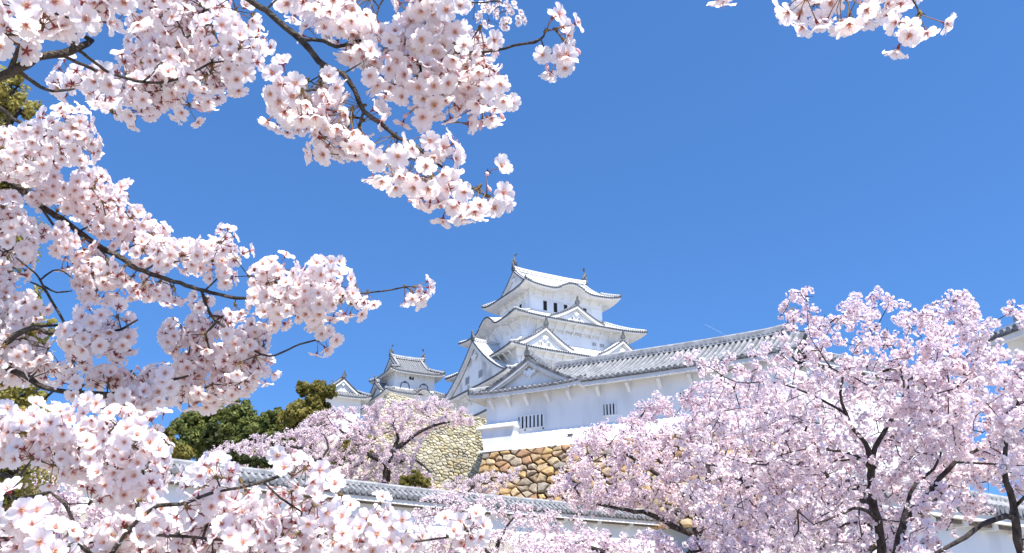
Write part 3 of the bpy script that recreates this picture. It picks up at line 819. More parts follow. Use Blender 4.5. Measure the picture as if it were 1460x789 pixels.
def stone_wall(name, label, corners, n, asp, palette, depth, gap, seed, group=None, shear=0.0, curve=0.0, wsum=None):
    """corners: bottom left, bottom right, top right, top left; stones stand out of a dark core"""
    r_ = random.Random(seed)
    c = [Vector(q) for q in corners]
    W = ((c[1] - c[0]).length + (c[2] - c[3]).length) / 2; H = ((c[3] - c[0]).length + (c[2] - c[1]).length) / 2
    nrm0 = (c[1] - c[0]).cross(c[3] - c[0]).normalized()
    def S(x, y):
        u = x / W; v = y / H
        p = (c[0] * (1 - u) + c[1] * u) * (1 - v) + (c[3] * (1 - u) + c[2] * u) * v
        return p - nrm0 * curve * 4 * v * (1 - v)
    t = tag(thing(name, label, 'stone wall', c[0], 0, group), kind='thing')
    org = c[0]
    mb = MB(); tones = []
    for cell in stone_cells(W, H, n, asp, r_):
        m = len(cell); cx = sum(p[0] for p in cell) / m; cy = sum(p[1] for p in cell) / m
        area = abs(sum(cell[i][0] * cell[(i + 1) % m][1] - cell[(i + 1) % m][0] * cell[i][1] for i in range(m))) / 2
        # round the outline: subdivide edges and relax
        ring = []
        for i in range(m):
            a, b = cell[i], cell[(i + 1) % m]
            for f in (.06, .5, .94): ring.append((a[0] + (b[0] - a[0]) * f, a[1] + (b[1] - a[1]) * f))
        sz = math.sqrt(area); g = gap * r_.choice((.5, .8, 1.0, 1.3, 2.4))
        def shr(d): 
            out = []
            for x, y in ring:
                l = math.hypot(x - cx, y - cy) + 1e-6; f = max(.25, 1 - d / l); out.append((cx + (x - cx) * f, cy + (y - cy) * f))
            return out
        hgt = depth * r_.uniform(.75, 1.25) * min(1.2, sz / .6 + .3); tx, ty = r_.uniform(-.10, .10), r_.uniform(-.12, .06)
        rows = []
        for d, h in ((g * .5, -.12), (g * .7, hgt * .45), (g * 1.05 + sz * .025, hgt * .86), (g + sz * .09, hgt)):
            rows.append([S(x, y) + nrm0 * (h + (x - cx) * tx * (h > 0) + (y - cy) * ty * (h > 0) + (r_.uniform(-.02, .02) * sz if h > 0 else 0)) - org for x, y in shr(d)])
        k0 = len(mb.v); nf0 = len(mb.f)
        mb.grid(rows, 0, wrap=True)
        mb.add(rows[-1] + [sum(rows[-1], Vector()) / len(rows[-1]) + nrm0 * hgt * .08], [(i, (i + 1) % len(ring), len(ring)) for i in range(len(ring))], 0)
        col = r_.choice(palette); f = r_.uniform(.82, 1.15)
        tones.extend([(min(1, col[0] * f), min(1, col[1] * f), min(1, col[2] * f), 1)] * (len(mb.v) - k0))
    o = mb.build('stone_courses', M['stone'], t)
    ca = o.data.color_attributes.new('tone', 'FLOAT_COLOR', 'POINT')
    ca.data.foreach_set('color', np.array(tones, dtype=np.float32).ravel())
    core = MB(); us = lin(0, 1, 6)
    core.grid([[S(W * u, H * v) - nrm0 * .06 - org for u in us] for v in lin(0, 1, 8)])
    back = [[S(W * u, H * v) - nrm0 * 2.5 - org for u in us] for v in (1, 0)]
    core.grid([[S(W * u, H) - nrm0 * .06 - org for u in us], back[0]]); core.grid([[S(0, H * v) - nrm0 * .06 - org for v in lin(0, 1, 8)], [S(0, H * v) - nrm0 * 2.5 - org for v in lin(0, 1, 8)]])
    core.build('rubble_core', M['stone_gap_pale' if palette is PALE else 'stone_gap'], t)
    return t

YR = rad(-29.0)
YO = Vector((-2.893, 54.868, 0))
def Y(a, b, z): return YO + Vector((math.cos(YR) * a - math.sin(YR) * b, math.sin(YR) * a + math.cos(YR) * b, z))
OCHRE = [(0.506, 0.339, 0.163), (0.465, 0.339, 0.193), (0.425, 0.319, 0.202), (0.385, 0.31, 0.231), (0.323, 0.28, 0.231), (0.436, 0.269, 0.154), (0.526, 0.41, 0.25), (0.547, 0.38, 0.174), (0.446, 0.369, 0.27), (0.506, 0.38, 0.222)]
PALE = [(.56, .50, .33), (.53, .48, .33), (.6, .55, .4), (.49, .45, .33), (.56, .48, .29), (.62, .57, .43), (.42, .39, .31)]
stone_wall('stone_wall', 'rough wall of large ochre and tan boulders under the long white turret', [Y(.75, -1.2, 6.0), Y(24, -1.2, 6.0), Y(24, .1, 11.32), Y(1.2, .1, 11.32)], 430, 1.5, OCHRE, .2, .05, 5)
stone_wall('stone_wall', 'pale yellow wall of small packed stones left of the white turret, under the blossom', [P(500, 730, 62), P(722, 742, 55.5), P(694, 599, 61), P(556, 560, 70)], 1000, 1.6, PALE, .14, .034, 8, curve=-.5)

# ------------------------------------------------------------------ the long turret above the ochre stones
tu = thing('turret', 'long single-storey white turret with grey tiled roof standing on the ochre stone wall', 'turret', YO, YR)
YB = .95
mb = MB(); mb.hexa([(.85, YB, 11.3), (20.6, YB, 11.3), (20.6, 7.8, 11.3), (.85, 7.8, 11.3)], [(.85, YB, 15.4), (20.6, YB, 15.4), (20.6, 7.8, 15.4), (.85, 7.8, 15.4)])
tw = mb.build('wall', M['old_plaster'], tu)
# flared foot of the wall, plaster top
mb = MB(); mb.hexa([(3.5, .02, 11.33), (20.8, .02, 11.33), (20.8, YB + .1, 11.33), (3.5, YB + .1, 11.33)], [(3.3, YB - .02, 12.55), (20.8, YB - .02, 12.55), (20.8, YB + .1, 12.55), (3.3, YB + .1, 12.55)])
mb.build('flared_foot', M['plaster'], tu)
mb = MB(); mb.box((7.0, .36, 11.97), (7.35, .7, 12.06)); mb.build('loophole_sill', M['timber'], tu)
# stone-dropping bay at the left end
mb = MB(); mb.hexa([(.62, YB - 1.0, 12.93), (3.42, YB - 1.0, 12.93), (3.42, YB + .05, 12.93), (.62, YB + .05, 12.93)], [(.8, YB - .03, 13.42), (3.3, YB - .03, 13.42), (3.3, YB + .05, 13.42), (.8, YB + .05, 13.42)])
bay = mb.build('projecting_bay', M['plaster'], tu)
mb = MB(); mb.hexa([(1.15, YB - .82, 11.5), (3.28, YB - .82, 11.5), (3.28, YB + .03, 11.5), (1.15, YB + .03, 11.5)], [(.9, YB - .82, 12.92), (3.34, YB - .82, 12.92), (3.34, YB + .03, 12.92), (.9, YB + .03, 12.92)])
mb.build('bay_wall', M['old_plaster'], bay)
mb = MB(); mb.box((.58, YB - 1.03, 12.86), (3.46, YB - .0, 12.925)); mb.build('bay_lip', M['soffit'], bay)
mb = MB(); mb.box((.9, -.18, 11.33), (3.4, YB, 11.45)); mb.build('bay_sill', M['plaster'], bay)
window(tu, 'S', 4.25, -YB, 13.22, 1.95, .78, bars=7, frame=.06, barw=.15)
window(tu, 'S', 9.68, -YB, 13.4, .86, .68, bars=4, frame=.05, barw=.11)
window(tu, 'S', 14.6, -YB, 13.55, .86, .68, bars=4, frame=.05, barw=.11)
mb = MB()
for x, z in ((3.7, 12.68), (5.0, 12.66)): m2 = MB(); m2.box((x, YB - .03, z), (x + .1, YB + .02, z + .08)); m2.build('peg_hole', M['void'], tw)
mb.box((7.4, YB - .02, 12.66), (7.75, YB + .02, 12.94)); mb.build('plastered_port', M['stain_plaster'], tw)
# roof: main range, then the front-gabled end
EZ, RZ = 15.22, 17.45
def yprof(t): return EZ + (RZ - EZ) * (.74 * t + .26 * t * t)
def yrise(a): return .16 * max(0, (a - 12) / 9.0) ** 2
k = RoofKit(); SPR = .36
RB = 4.3
as_ = lin(3.9, 21.2, 40)
k.field.grid([[(a, RB * t, yprof(t) + yrise(a)) for a in as_] for t in lin(0, 1, 8)]); k.field.grid([[(a, 8.6 - RB * t, yprof(t) + yrise(a)) for a in as_] for t in lin(0, 1, 8)])
a = 8.2
while a < 21.1:
    rib(k.field, [(a, RB * t - .05, yprof(t) + yrise(a) + .01) for t in lin(0, 1, 7)], .105, 1, 5)
    disc(k.edge, (a, -.03, yprof(0) + yrise(a) + .035), (0, -1, 0), .125, 1, .07, 10); a += SPR
a = 4.3
while a < 8.2:
    rib(k.field, [(a, RB * t - .05, yprof(t) + .01) for t in lin(.35, 1, 5)], .105, 1, 5); a += SPR
def band(a0, a1, n=30):
    A_ = lin(a0, a1, n)
    for (y0, z0, y1, z1, mb_, mi) in ((-.02, -.12, -.02, .03, k.edge, 0), (-.02, -.12, .25, -.13, k.edge, 0), (.05, -.125, .05, -.36, k.soffit, 0), (.05, -.36, .3, -.36, k.soffit, 0), (.3, -.36, .32, -.2, k.soffit, 0), (.32, -.2, YB + .02, .2, k.soffit, 0)):
        mb_.grid([[(a, y0, EZ + yrise(a) + z0) for a in A_], [(a, y1, EZ + yrise(a) + z1) for a in A_]], mi)
band(8.2, 21.2)
ridge_run(k, [(a, RB, RZ + yrise(a) + .02 + (.15 * max(0, (a - 18.5) / 2) ** 2)) for a in lin(4.2, 20.4, 24)], .46, .42, .3)
onigawara(k.orn, (20.5, RB, RZ + yrise(20.5) + .5), (1, 0, 0), 1.0)
gb = []; gw = []
xf = lambda p: (4.1 - p[1], RB + p[0], p[2])
irimoya(k, -4.3, .6, 4.1, EZ, RZ - .1, -3.15, .6, .23, rise=.14, conc=.28, xf=xf, wall=(-3.35, .6, 3.3), boards=gb, walls=gw, ends='W', sp_rib=SPR, rr=.105, end_r=.125, fascia=.34, soff_rise=.42,
        over=.5, board_h=.28, ridge_h=.36, orn=.5, desc=False, hips=(1,))
r = finish(k, tu, 'grey'); [q.build('gable_wall', M['old_plaster'], r) for q in gw]; [q.build('gable_board', M['soffit'], r) for q in gb]
pm = MB(); pendant(pm, (4.1, .95, 16.55), (0, -1, 0), .62); pm.build('gable_pendant', M['plaster'], r)
for sg in (-1, 1):
    mb = MB(); mb.tube([(4.1 + sg * x, 1.0, 16.55 + z) for x, z in ((.3, .05), (.5, .2), (.75, .16), (.9, -.02), (1.05, -.05))], [.1, .1, .09, .07, .03], 6)
    mb.build('gable_scroll', M['plaster'], r)
for a in (1.35, 2.65, 3.96, 5.5, 7.0, 9.0, 11.0, 13.0, 14.9, 16.9, 18.9):
    mb = MB(); z = EZ + yrise(a) - .28
    mb.box((a - .11, .42, z - .16), (a + .11, YB, z + .06))
    mb.hexa([(a - .11, YB - .06, z - .62), (a + .11, YB - .06, z - .62), (a + .11, YB + .01, z - .62), (a - .11, YB + .01, z - .62)], [(a - .11, YB - .5, z - .15), (a + .11, YB - .5, z - .15), (a + .11, YB + .01, z - .15), (a - .11, YB + .01, z - .15)])
    mb.build('eave_bracket', M['soffit'], tu)

# ------------------------------------------------------------------ tile-capped plaster walls
def plaster_wall(name, label, A, B, zr, hgt, loc_z=None, tile=.3, step=2.2, kind='grey', zb=None, cat='wall', rise=0.0, scale=1.0):
    A = Vector((A[0], A[1], 0)); B = Vector((B[0], B[1], 0)); d = B - A; L = d.length; th = math.atan2(d.y, d.x)
    t = tag(thing(name, label, cat, A, th), kind='thing')
    s = scale
    mb = MB(); mb.hexa([(0, -.25 * s, zr - hgt), (L, -.25 * s, zr - hgt + rise), (L, .25 * s, zr - hgt + rise), (0, .25 * s, zr - hgt)], [(0, -.17 * s, zr - .5 * s), (L, -.17 * s, zr - .5 * s + rise), (L, .17 * s, zr - .5 * s + rise), (0, .17 * s, zr - .5 * s)])
    mb.build('wall_body', M['old_plaster'], t)
    k = RoofKit(); R = lambda x: rise * x / L
    E = .72 * s
    for sg in (-1, 1):
        k.field.grid([[(x, sg * E * (1 - u), zr - .52 * s + .42 * s * (.8 * u + .2 * u * u) + R(x)) for x in lin(0, L, 12)] for u in lin(0, 1, 4)])
        x = tile * .5
        while x < L:
            rib(k.field, [(x, sg * E * (1 - u), zr - .51 * s + .42 * s * (.8 * u + .2 * u * u) + R(x)) for u in lin(0, 1, 4)], .085 * s, 1, 5)
            disc(k.edge, (x, sg * (E + .01), zr - .48 * s + R(x)), (0, sg, 0), .105 * s, 1, .06, 10)
            x += tile
        for (y0, z0, y1, z1, mb_) in ((E + .02, -.64, E + .02, -.5, k.edge), (E + .02, -.64, E - .2, -.65, k.edge), (E - .06 * s, -.645, E - .06 * s, -.83, k.soffit), (E - .06 * s, -.83, E - .2 * s, -.83, k.soffit), (E - .2 * s, -.83, .17, -.62, k.soffit)):
            mb_.grid([[(x, sg * y0, zr + z0 * s + R(x)) for x in (0, L)], [(x, sg * y1, zr + z1 * s + R(x)) for x in (0, L)]])
    path = [(x, 0, zr - .14 * s + R(x)) for x in lin(0, L, max(3, int(L / 3)))]
    ridge_run(k, path, .3 * s, .14 * s, tile)
    finish(k, t, kind)
    mb = MB(); mb.box((0, -.5 * s, zr - .92 * s), (L, -.4 * s, zr - .78 * s)) if rise == 0 else None
    if mb.f: mb.build('eave_beam', M['timber'], t)
    x = step / 2
    while x < L:
        mb = MB(); mb.box((x - .12 * s, -.55 * s, zr - .98 * s + R(x)), (x + .12 * s, -.1 * s, zr - .80 * s + R(x))); mb.build('eave_bracket', M['soffit'], t); x += step
    return t
zw = 7.0
wp = [PZ(x, y, zw) for x, y in ((30, 632), (610, 699.5), (1075, 742), (1215, 752))]
plaster_wall('plaster_wall', 'near run of white tile-capped wall, behind the close flowers at lower left', wp[0], wp[1] , zw, 2.6)
plaster_wall('plaster_wall', 'farther run of white tile-capped wall below the ochre stones, mostly behind blossom', wp[1], wp[2], zw, 2.6)

def gabled_range(name, label, A, B, zr, run, drop, wallh, tile=.36):
    """long tiled building seen over the trees: A, B ends of its front eave"""
    A = Vector((A[0], A[1], 0)); B = Vector((B[0], B[1], 0)); d = B - A; L = d.length; th = math.atan2(d.y, d.x)
    t = thing(name, label, 'turret', A, th)
    k = RoofKit(); ez = zr - drop
    pr = lambda u: ez + drop * (.75 * u + .25 * u * u)
    for s2 in (0, 1):
        k.field.grid([[(x, (run * u if s2 == 0 else 2 * run - run * u), pr(u)) for x in lin(0, L, 14)] for u in lin(0, 1, 6)])
    x = tile / 2
    while x < L:
        rib(k.field, [(x, run * u - .04, pr(u) + .01) for u in lin(0, 1, 6)], .105, 1, 5)
        disc(k.edge, (x, -.03, ez + .035), (0, -1, 0), .125, 1, .07, 10); x += tile
    for (y0, z0, y1, z1, mb_) in ((-.02, -.12, -.02, .03, k.edge), (-.02, -.12, .25, -.13, k.edge), (.05, -.125, .05, -.36, k.soffit), (.05, -.36, .3, -.36, k.soffit), (.3, -.36, .32, -.2, k.soffit), (.32, -.2, .97, .2, k.soffit)):
        mb_.grid([[(x, y0, ez + z0) for x in (0, L)], [(x, y1, ez + z1) for x in (0, L)]])
    ridge_run(k, [(x, run, zr + .02) for x in lin(0, L, 12)], .46, .4, .3)
    onigawara(k.orn, (L + .02, run, zr + .45), (1, 0, 0), .9)
    finish(k, t, 'grey')
    mb = MB(); mb.box((.4, .95, ez - wallh), (L - .4, 2 * run - .95, ez + .15)); mb.box((.4, run - 1.6, ez), (L - .4, run + 1.6, ez + drop * .5))
    mb.build('wall', M['old_plaster'], t)
    return t

# ------------------------------------------------------------------ trees
def inpoly(x, y, poly):
    c = False; n = len(poly); j = n - 1
    for i in range(n):
        xi, yi = poly[i]; xj, yj = poly[j]
        if (yi > y) != (yj > y) and x < (xj - xi) * (y - yi) / (yj - yi) + xi: c = not c
        j = i
    return c
def edge_dist(x, y, poly):
    m = 1e9; n = len(poly)
    for i in range(n):
        ax, ay = poly[i]; bx, by = poly[(i + 1) % n]; dx, dy = bx - ax, by - ay
        t = max(0, min(1, ((x - ax) * dx + (y - ay) * dy) / (dx * dx + dy * dy + 1e-9)))
        m = min(m, math.hypot(x - ax - dx * t, y - ay - dy * t))
    return m
def sample_poly(poly, spacing, r_, margin=0, holes=(), cap=4000):
    xs = [p[0] for p in poly]; ys = [p[1] for p in poly]; pts = []
    area = (max(xs) - min(xs)) * (max(ys) - min(ys)); cell = spacing; grid = {}
    for _ in range(int(min(cap * 30, area / spacing ** 2 * 22))):
        x = r_.uniform(min(xs), max(xs)); y = r_.uniform(min(ys), max(ys))
        if not inpoly(x, y, poly): continue
        if margin and edge_dist(x, y, poly) < margin: continue
        if any(inpoly(x, y, h) for h in holes): continue
        gx, gy = int(x // cell), int(y // cell)
        if any((x - q[0]) ** 2 + (y - q[1]) ** 2 < spacing ** 2 for i in (-1, 0, 1) for j in (-1, 0, 1) for q in grid.get((gx + i, gy + j), ())): continue
        grid.setdefault((gx, gy), []).append((x, y)); pts.append((x, y))
    return pts

class Skeleton:
    """branch system that grows by joining each new tip to the nearest wood"""
    def __init__(s): s.p = []; s.par = []; s.r = []
    def add(s, p, par, r=0.0):
        s.p.append(Vector(p)); s.par.append(par); s.r.append(r); return len(s.p) - 1
    def chain(s, pts, par=-1, radii=None, sub=1):
        ids = []
        for i, p in enumerate(pts):
            par = s.add(p, par, radii[i] if radii else 0.0); ids.append(par)
        return ids
    def grow(s, targets, r_, step, bend=.12, lift=.0, tip=.004, prefer=None):
        tips = []
        arr = np.array([tuple(q) for q in s.p])
        todo = [Vector(t) for t in targets]
        tarr = np.array([tuple(t) for t in todo])
        d = np.sqrt(((tarr[:, None, :] - arr[None]) ** 2).sum(2)).min(1)
        order = list(np.argsort(d))
        for i in order:
            t = todo[i]; arr_ = np.array([tuple(q) for q in s.p]) if i == order[0] else arr_
            dd = ((arr_ - np.array(tuple(t))) ** 2).sum(1); j = int(dd.argmin()); L = math.sqrt(dd[j])
            n = max(1, int(L / step)); a = s.p[j]; par = j; off = Vector((r_.gauss(0, 1), r_.gauss(0, 1), r_.gauss(0, 1) + lift)) * L * bend
            new = []
            for q in range(1, n + 1):
                f = q / n; pt = a.lerp(t, f) + off * math.sin(math.pi * f) + Vector((r_.gauss(0, 1), r_.gauss(0, 1), r_.gauss(0, 1))) * (step * .08 if q < n else 0)
                par = s.add(pt, par, 0.0); new.append(tuple(pt))
            arr_ = np.vstack([arr_, np.array(new)])
            tips.append(par)
        return tips
    def thicken(s, tip, expo=2.3, mx=1e9):
        ch = [[] for _ in s.p]
        for i, q in enumerate(s.par):
            if q >= 0: ch[q].append(i)
        rr = [0.0] * len(s.p)
        for i in range(len(s.p) - 1, -1, -1):
            v = tip ** expo if not ch[i] else sum(rr[c] ** expo for c in ch[i])
            rr[i] = min(mx, v ** (1 / expo))
            if s.r[i] > 0: rr[i] = max(s.r[i], 0) if s.r[i] else rr[i]
        s.rad = rr; s.ch = ch
    def mesh(s, mb, n_of=lambda r: 5, rmin=0.0, cap_par=True):
        used = [False] * len(s.p)
        starts = [i for i, q in enumerate(s.par) if q < 0]
        stack = [(st, None) for st in starts]
        while stack:
            st, par = stack.pop()
            path = [st]; cur = st
            while s.ch[cur]:
                kids = sorted(s.ch[cur], key=lambda c: -s.rad[c])
                for c in kids[1:]: stack.append((c, cur))
                cur = kids[0]; path.append(cur)
            pts = [s.p[i] for i in path]; rr = [s.rad[i] for i in path]
            if par is not None:
                pts = [s.p[par]] + pts; rr = [min(s.rad[par], rr[0] * 1.25)] + rr
            if rr[0] < rmin: continue
            if len(pts) > 1:
                rr[-1] *= .7
                mb.tube(pts, rr, n_of(rr[0]), cap=len(pts) > 0)

def quick_mesh(name, V, F, mats, tint=None, mi=None):
    """V (n,3) float, F (m,k) int, all faces the same size"""
    me = bpy.data.meshes.new(name); k = F.shape[1]
    me.vertices.add(len(V)); me.vertices.foreach_set('co', V.astype(np.float32).ravel())
    me.loops.add(F.size); me.loops.foreach_set('vertex_index', F.astype(np.int32).ravel())
    me.polygons.add(len(F)); me.polygons.foreach_set('loop_start', np.arange(0, F.size, k, dtype=np.int32)); me.polygons.foreach_set('loop_total', np.full(len(F), k, dtype=np.int32))
    for m in mats: me.materials.append(m)
    if mi is not None: me.polygons.foreach_set('material_index', mi.astype(np.int32))
    if tint is not None:
        at = me.attributes.new('tint', 'FLOAT', 'POINT'); at.data.foreach_set('value', tint.astype(np.float32))
    me.update(); me.validate()
    return me

def rand_dirs(n, g):
    v = g.normal(size=(n, 3)); return v / np.linalg.norm(v, axis=1, keepdims=True)
def frames(d, g):
    a = g.normal(size=d.shape); a -= (a * d).sum(1, keepdims=True) * d; a /= np.linalg.norm(a, axis=1, keepdims=True)
    return a, np.cross(d, a)

def blossom_mass(centers, fl_r, per, puff, g, calyx=.5, cup=.35):
    """simple five-petalled flowers in round bunches: centers (n,3)"""
    n = len(centers) * per
    c = np.repeat(centers, per, 0)
    d = rand_dirs(n, g); d[:, 2] -= .1; d /= np.linalg.norm(d, axis=1, keepdims=True)
    rad_ = puff * np.repeat(g.uniform(.7, 1.25, len(centers)), per)[:, None] * (g.uniform(.55, 1.0, (n, 1)))
    pos = c + d * rad_
    ax = d + g.normal(scale=.35, size=d.shape); ax /= np.linalg.norm(ax, axis=1, keepdims=True)
    a, b = frames(ax, g)
    R = fl_r * g.uniform(.8, 1.15, (n, 1))
    V = [pos - ax * R * .15]
    for k in range(5):
        for off in (-.50, .50):
            th = 2 * math.pi * (k + off * .92) / 5
            V.append(pos + (a * math.cos(th) + b * math.sin(th)) * R + ax * R * cup)
    V = np.stack(V, 1)            # n, 11, 3
    F = np.array([[0, 1 + 2 * k, 2 + 2 * k] for k in range(5)])
    F = (np.arange(n)[:, None, None] * 11 + F[None]).reshape(-1, 3)
    tint = np.zeros((n, 11)); tint[:, 0] = .5; tint[:, 1:] = g.uniform(-.0, .12, (n, 1))
    V = V.reshape(-1, 3); tint = tint.ravel(); mi = np.zeros(len(F))
    # dark red calyx and stalk slivers between the flowers
    m = int(n * calyx * 1.5); sel = g.choice(n, m, replace=False) if m <= n else g.integers(0, n, m)
    p0 = c[sel] + (pos[sel] - c[sel]) * .15; p1 = pos[sel] - ax[sel] * R[sel] * .05
    s_ = a[sel] * R[sel] * .26
    V2 = np.stack([p0 - s_ * .4, p1 - s_, p1 + s_ + b[sel] * R[sel] * .15], 1).reshape(-1, 3)
    F2 = np.arange(m * 3).reshape(-1, 3) + len(V)
    V = np.vstack([V, V2]); F = np.vstack([F, F2]); mi = np.concatenate([mi, np.ones(m)]); tint = np.concatenate([tint, np.ones(m * 3)])
    return V, F, tint, mi

def cherry_tree(label, trunks, crowns, tw_step, seed, puff, fl_r, per, dens, tip, base=None, name='cherry_tree', group=None, calyx=.45, free=.25, bare=.2):
    """trunks: chains of (px, py, depth, radius); crowns: (polygon, d0, d1, spacing px, margin px, holes)"""
    r_ = random.Random(seed); g = np.random.default_rng(seed)
    sk = Skeleton()
    for ch in trunks:
        pts = [P(x, y, d) for x, y, d, r in ch[1]]; rr = [r for x, y, d, r in ch[1]]
        par = -1
        if ch[0] == 'root':
            b = pts[0]; zg = gz(b.x, b.y) - .15
            if b.z > zg + .3:
                lean = (pts[0] - pts[min(1, len(pts) - 1)]); lean.z = 0
                pts = [Vector((b.x + lean.x * .3, b.y + lean.y * .3, zg)), b.lerp(Vector((b.x, b.y, zg)), .45)] + pts; rr = [rr[0] * 1.55, rr[0] * 1.15] + rr
        else:
            q = np.array([tuple(v) for v in sk.p]); par = int(((q - np.array(tuple(pts[0]))) ** 2).sum(1).argmin())
        # smooth subdivision of the chain
        P2, R2 = [], []
        for i in range(len(pts) - 1):
            p0 = pts[max(i - 1, 0)]; p1 = pts[i]; p2 = pts[i + 1]; p3 = pts[min(i + 2, len(pts) - 1)]
            m = max(2, int((p2 - p1).length / tw_step))
            for k_ in range(m):
                t = k_ / m
                P2.append(0.5 * ((2 * p1) + (p2 - p0) * t + (2 * p0 - 5 * p1 + 4 * p2 - p3) * t * t + (3 * p1 - p0 - 3 * p2 + p3) * t ** 3) + Vector((r_.gauss(0, 1), r_.gauss(0, 1), r_.gauss(0, 1))) * rr[i] * .18)
                R2.append(rr[i] + (rr[i + 1] - rr[i]) * t)
        P2.append(pts[-1]); R2.append(rr[-1])
        sk.chain(P2, par, R2)
    targets = []
    for poly, d0, d1, spc, mar, holes in crowns:
        for x, y in sample_poly(poly, spc, r_, mar, holes):
            e = min(1, edge_dist(x, y, poly) / (spc * 3.0))
            m = (d0 + d1) / 2; targets.append(P(x, y, m + (d1 - d0) / 2 * r_.uniform(-1, 1) * (.35 + .65 * e)))
    nwood = len(sk.p)
    tips = sk.grow(targets, r_, tw_step, bend=.10, lift=.6)
    sk.thicken(tip)
    base_p = sk.p[0]
    root = thing(name, label, 'cherry tree', base_p, 0, group)
    mb = MB(); sk.mesh(mb, lambda r: 9 if r > tip * 8 else (6 if r > tip * 3 else 4))
    mb.v = [tuple(Vector(v) - base_p) for v in mb.v]
    mb.build('trunk', M['bark'], root, smooth=True)
    # flower bunches along the thin wood
    cen = []
    for i in range(nwood, len(sk.p)):
        if sk.rad[i] > tip * 4.5: continue
        if sk.ch[i] and r_.random() < bare: continue
        pr = sk.par[i]; a = sk.p[pr]; b = sk.p[i]; L = (b - a).length
        k_ = dens * L / puff
        m = int(k_) + (1 if r_.random() < k_ - int(k_) else 0)
        for _ in range(m):
            q = a.lerp(b, r_.random()) + Vector((r_.gauss(0, 1), r_.gauss(0, 1), r_.gauss(0, 1))) * puff * free * 2
            cen.append(tuple(q - base_p))
    cen = np.array(cen)
    V, F, tint, mi = blossom_mass(cen, fl_r, per, puff, g, calyx)
    link_obj('blossom_crown', quick_mesh('blossom_crown', V, F, [M['far_petal'], M['far_calyx']], tint, mi), root)
    print('cherry', label[:30], 'bunches', len(cen), 'tris', len(F), 'wood', len(sk.p))
    return root

def leafy_tree(label, lumps, trunk, seed, leaf, n, mat_, name='evergreen_tree', cat='tree', group=None, aspect=2.0, shell=.55, zs=1.0, light=None):
    """lumps: (px, py, depth, radius px) balls of leaves; trunk: (px, py, depth, radius m) chain, root first"""
    g = np.random.default_rng(seed); r_ = random.Random(seed)
    cs = [(P(x, y, d), r * d / FPX) for x, y, d, r in lumps]
    tx = [(P(x, y, d), r) for x, y, d, r in trunk]
    b = tx[0][0]; zg = gz(b.x, b.y) - .2; root_p = Vector((b.x, b.y, min(zg, b.z)))
    root = thing(name, label, cat, root_p, 0, group)
    mb = MB(); pts = [root_p] + [p for p, r in tx]; rr = [tx[0][1] * 1.3] + [r for p, r in tx]
    mb.tube([p - root_p for p in pts], rr, 8)
    for c, r in cs:
        j = min(range(len(pts)), key=lambda i: (pts[i] - c).length + (0 if pts[i].z < c.z else 3))
        a = pts[j]; mid = a.lerp(c, .5) + Vector((r_.gauss(0, .1), r_.gauss(0, .1), .15)) * r
        mb.tube([a - root_p, mid - root_p, c - root_p], [max(.03, rr[j] * .5), max(.025, rr[j] * .35), .02], 5)
        for _ in range(5):
            d = Vector(rand_dirs(1, g)[0]) * r * .8; mb.tube([mid.lerp(c, .6) - root_p, c + d * .5 - root_p + Vector((0, 0, .1 * r)), c + d - root_p], [.03, .02, .01], 4)
    mb.build('trunk', M['bark'], root, smooth=True)
    tot = sum(r * r for c, r in cs); allp = []; alld = []
    for c, r in cs:
        m = int(n * 1.5 * r * r / tot)
        # sub-clumps on the surface of each lump
        nc = max(8, int(m / 40)); sd_ = rand_dirs(nc, g); sd_[:, 2] = sd_[:, 2] * .9 + .1
        sc = np.array(tuple(c)) + sd_ * r * g.uniform(.45, 1.0, (nc, 1)) * np.array([1, 1, zs])
        k = g.integers(0, nc, m); d = rand_dirs(m, g)
        allp.append(sc[k] + d * (r * g.uniform(.14, .34, (nc, 1)))[k] * g.uniform(.4, 1.0, (m, 1)) ** .6); alld.append(d * .7 + (sc[k] - np.array(tuple(c))) / r * .5)
    p = np.vstack(allp) - np.array(tuple(root_p)); d = np.vstack(alld); m = len(p)
    ax = d + g.normal(scale=.6, size=d.shape); ax /= np.linalg.norm(ax, axis=1, keepdims=True)
    a, bb = frames(ax, g); s = leaf * g.uniform(.6, 1.3, (m, 1))
    V = np.stack([p - a * s * .5, p + bb * s * .5 / aspect, p + a * s * .5 + ax * s * .1, p - bb * s * .5 / aspect], 1).reshape(-1, 3)
    F = np.arange(m * 4).reshape(-1, 4)
    link_obj('crown', quick_mesh('crown', V, F, [mat_]), root)
    return root

# ------------------------------------------------------------------ walls and roofs glimpsed behind the right-hand trees
a_, b_ = PZ(1150, 499, 13.2), PZ(1345, 537, 13.2)
plaster_wall('plaster_wall', 'short tile-capped wall glimpsed through the blossom right of the long turret', a_, b_, 13.2, 9.0)
a_, b_ = PZ(1400, 487, 13.0), PZ(1600, 408, 13.0)
gabled_range('turret', 'grey tiled roof showing above the blossom at the right edge', a_, b_, 14.0, 2.2, 1.0, 6.0)
a_, b_ = PZ(1210, 674, 5.8), PZ(1640, 748, 5.8)
plaster_wall('plaster_wall', 'white wall seen under the cherry limbs at the lower right corner', a_, b_, 5.8, 3.6, tile=.36, scale=1.4)

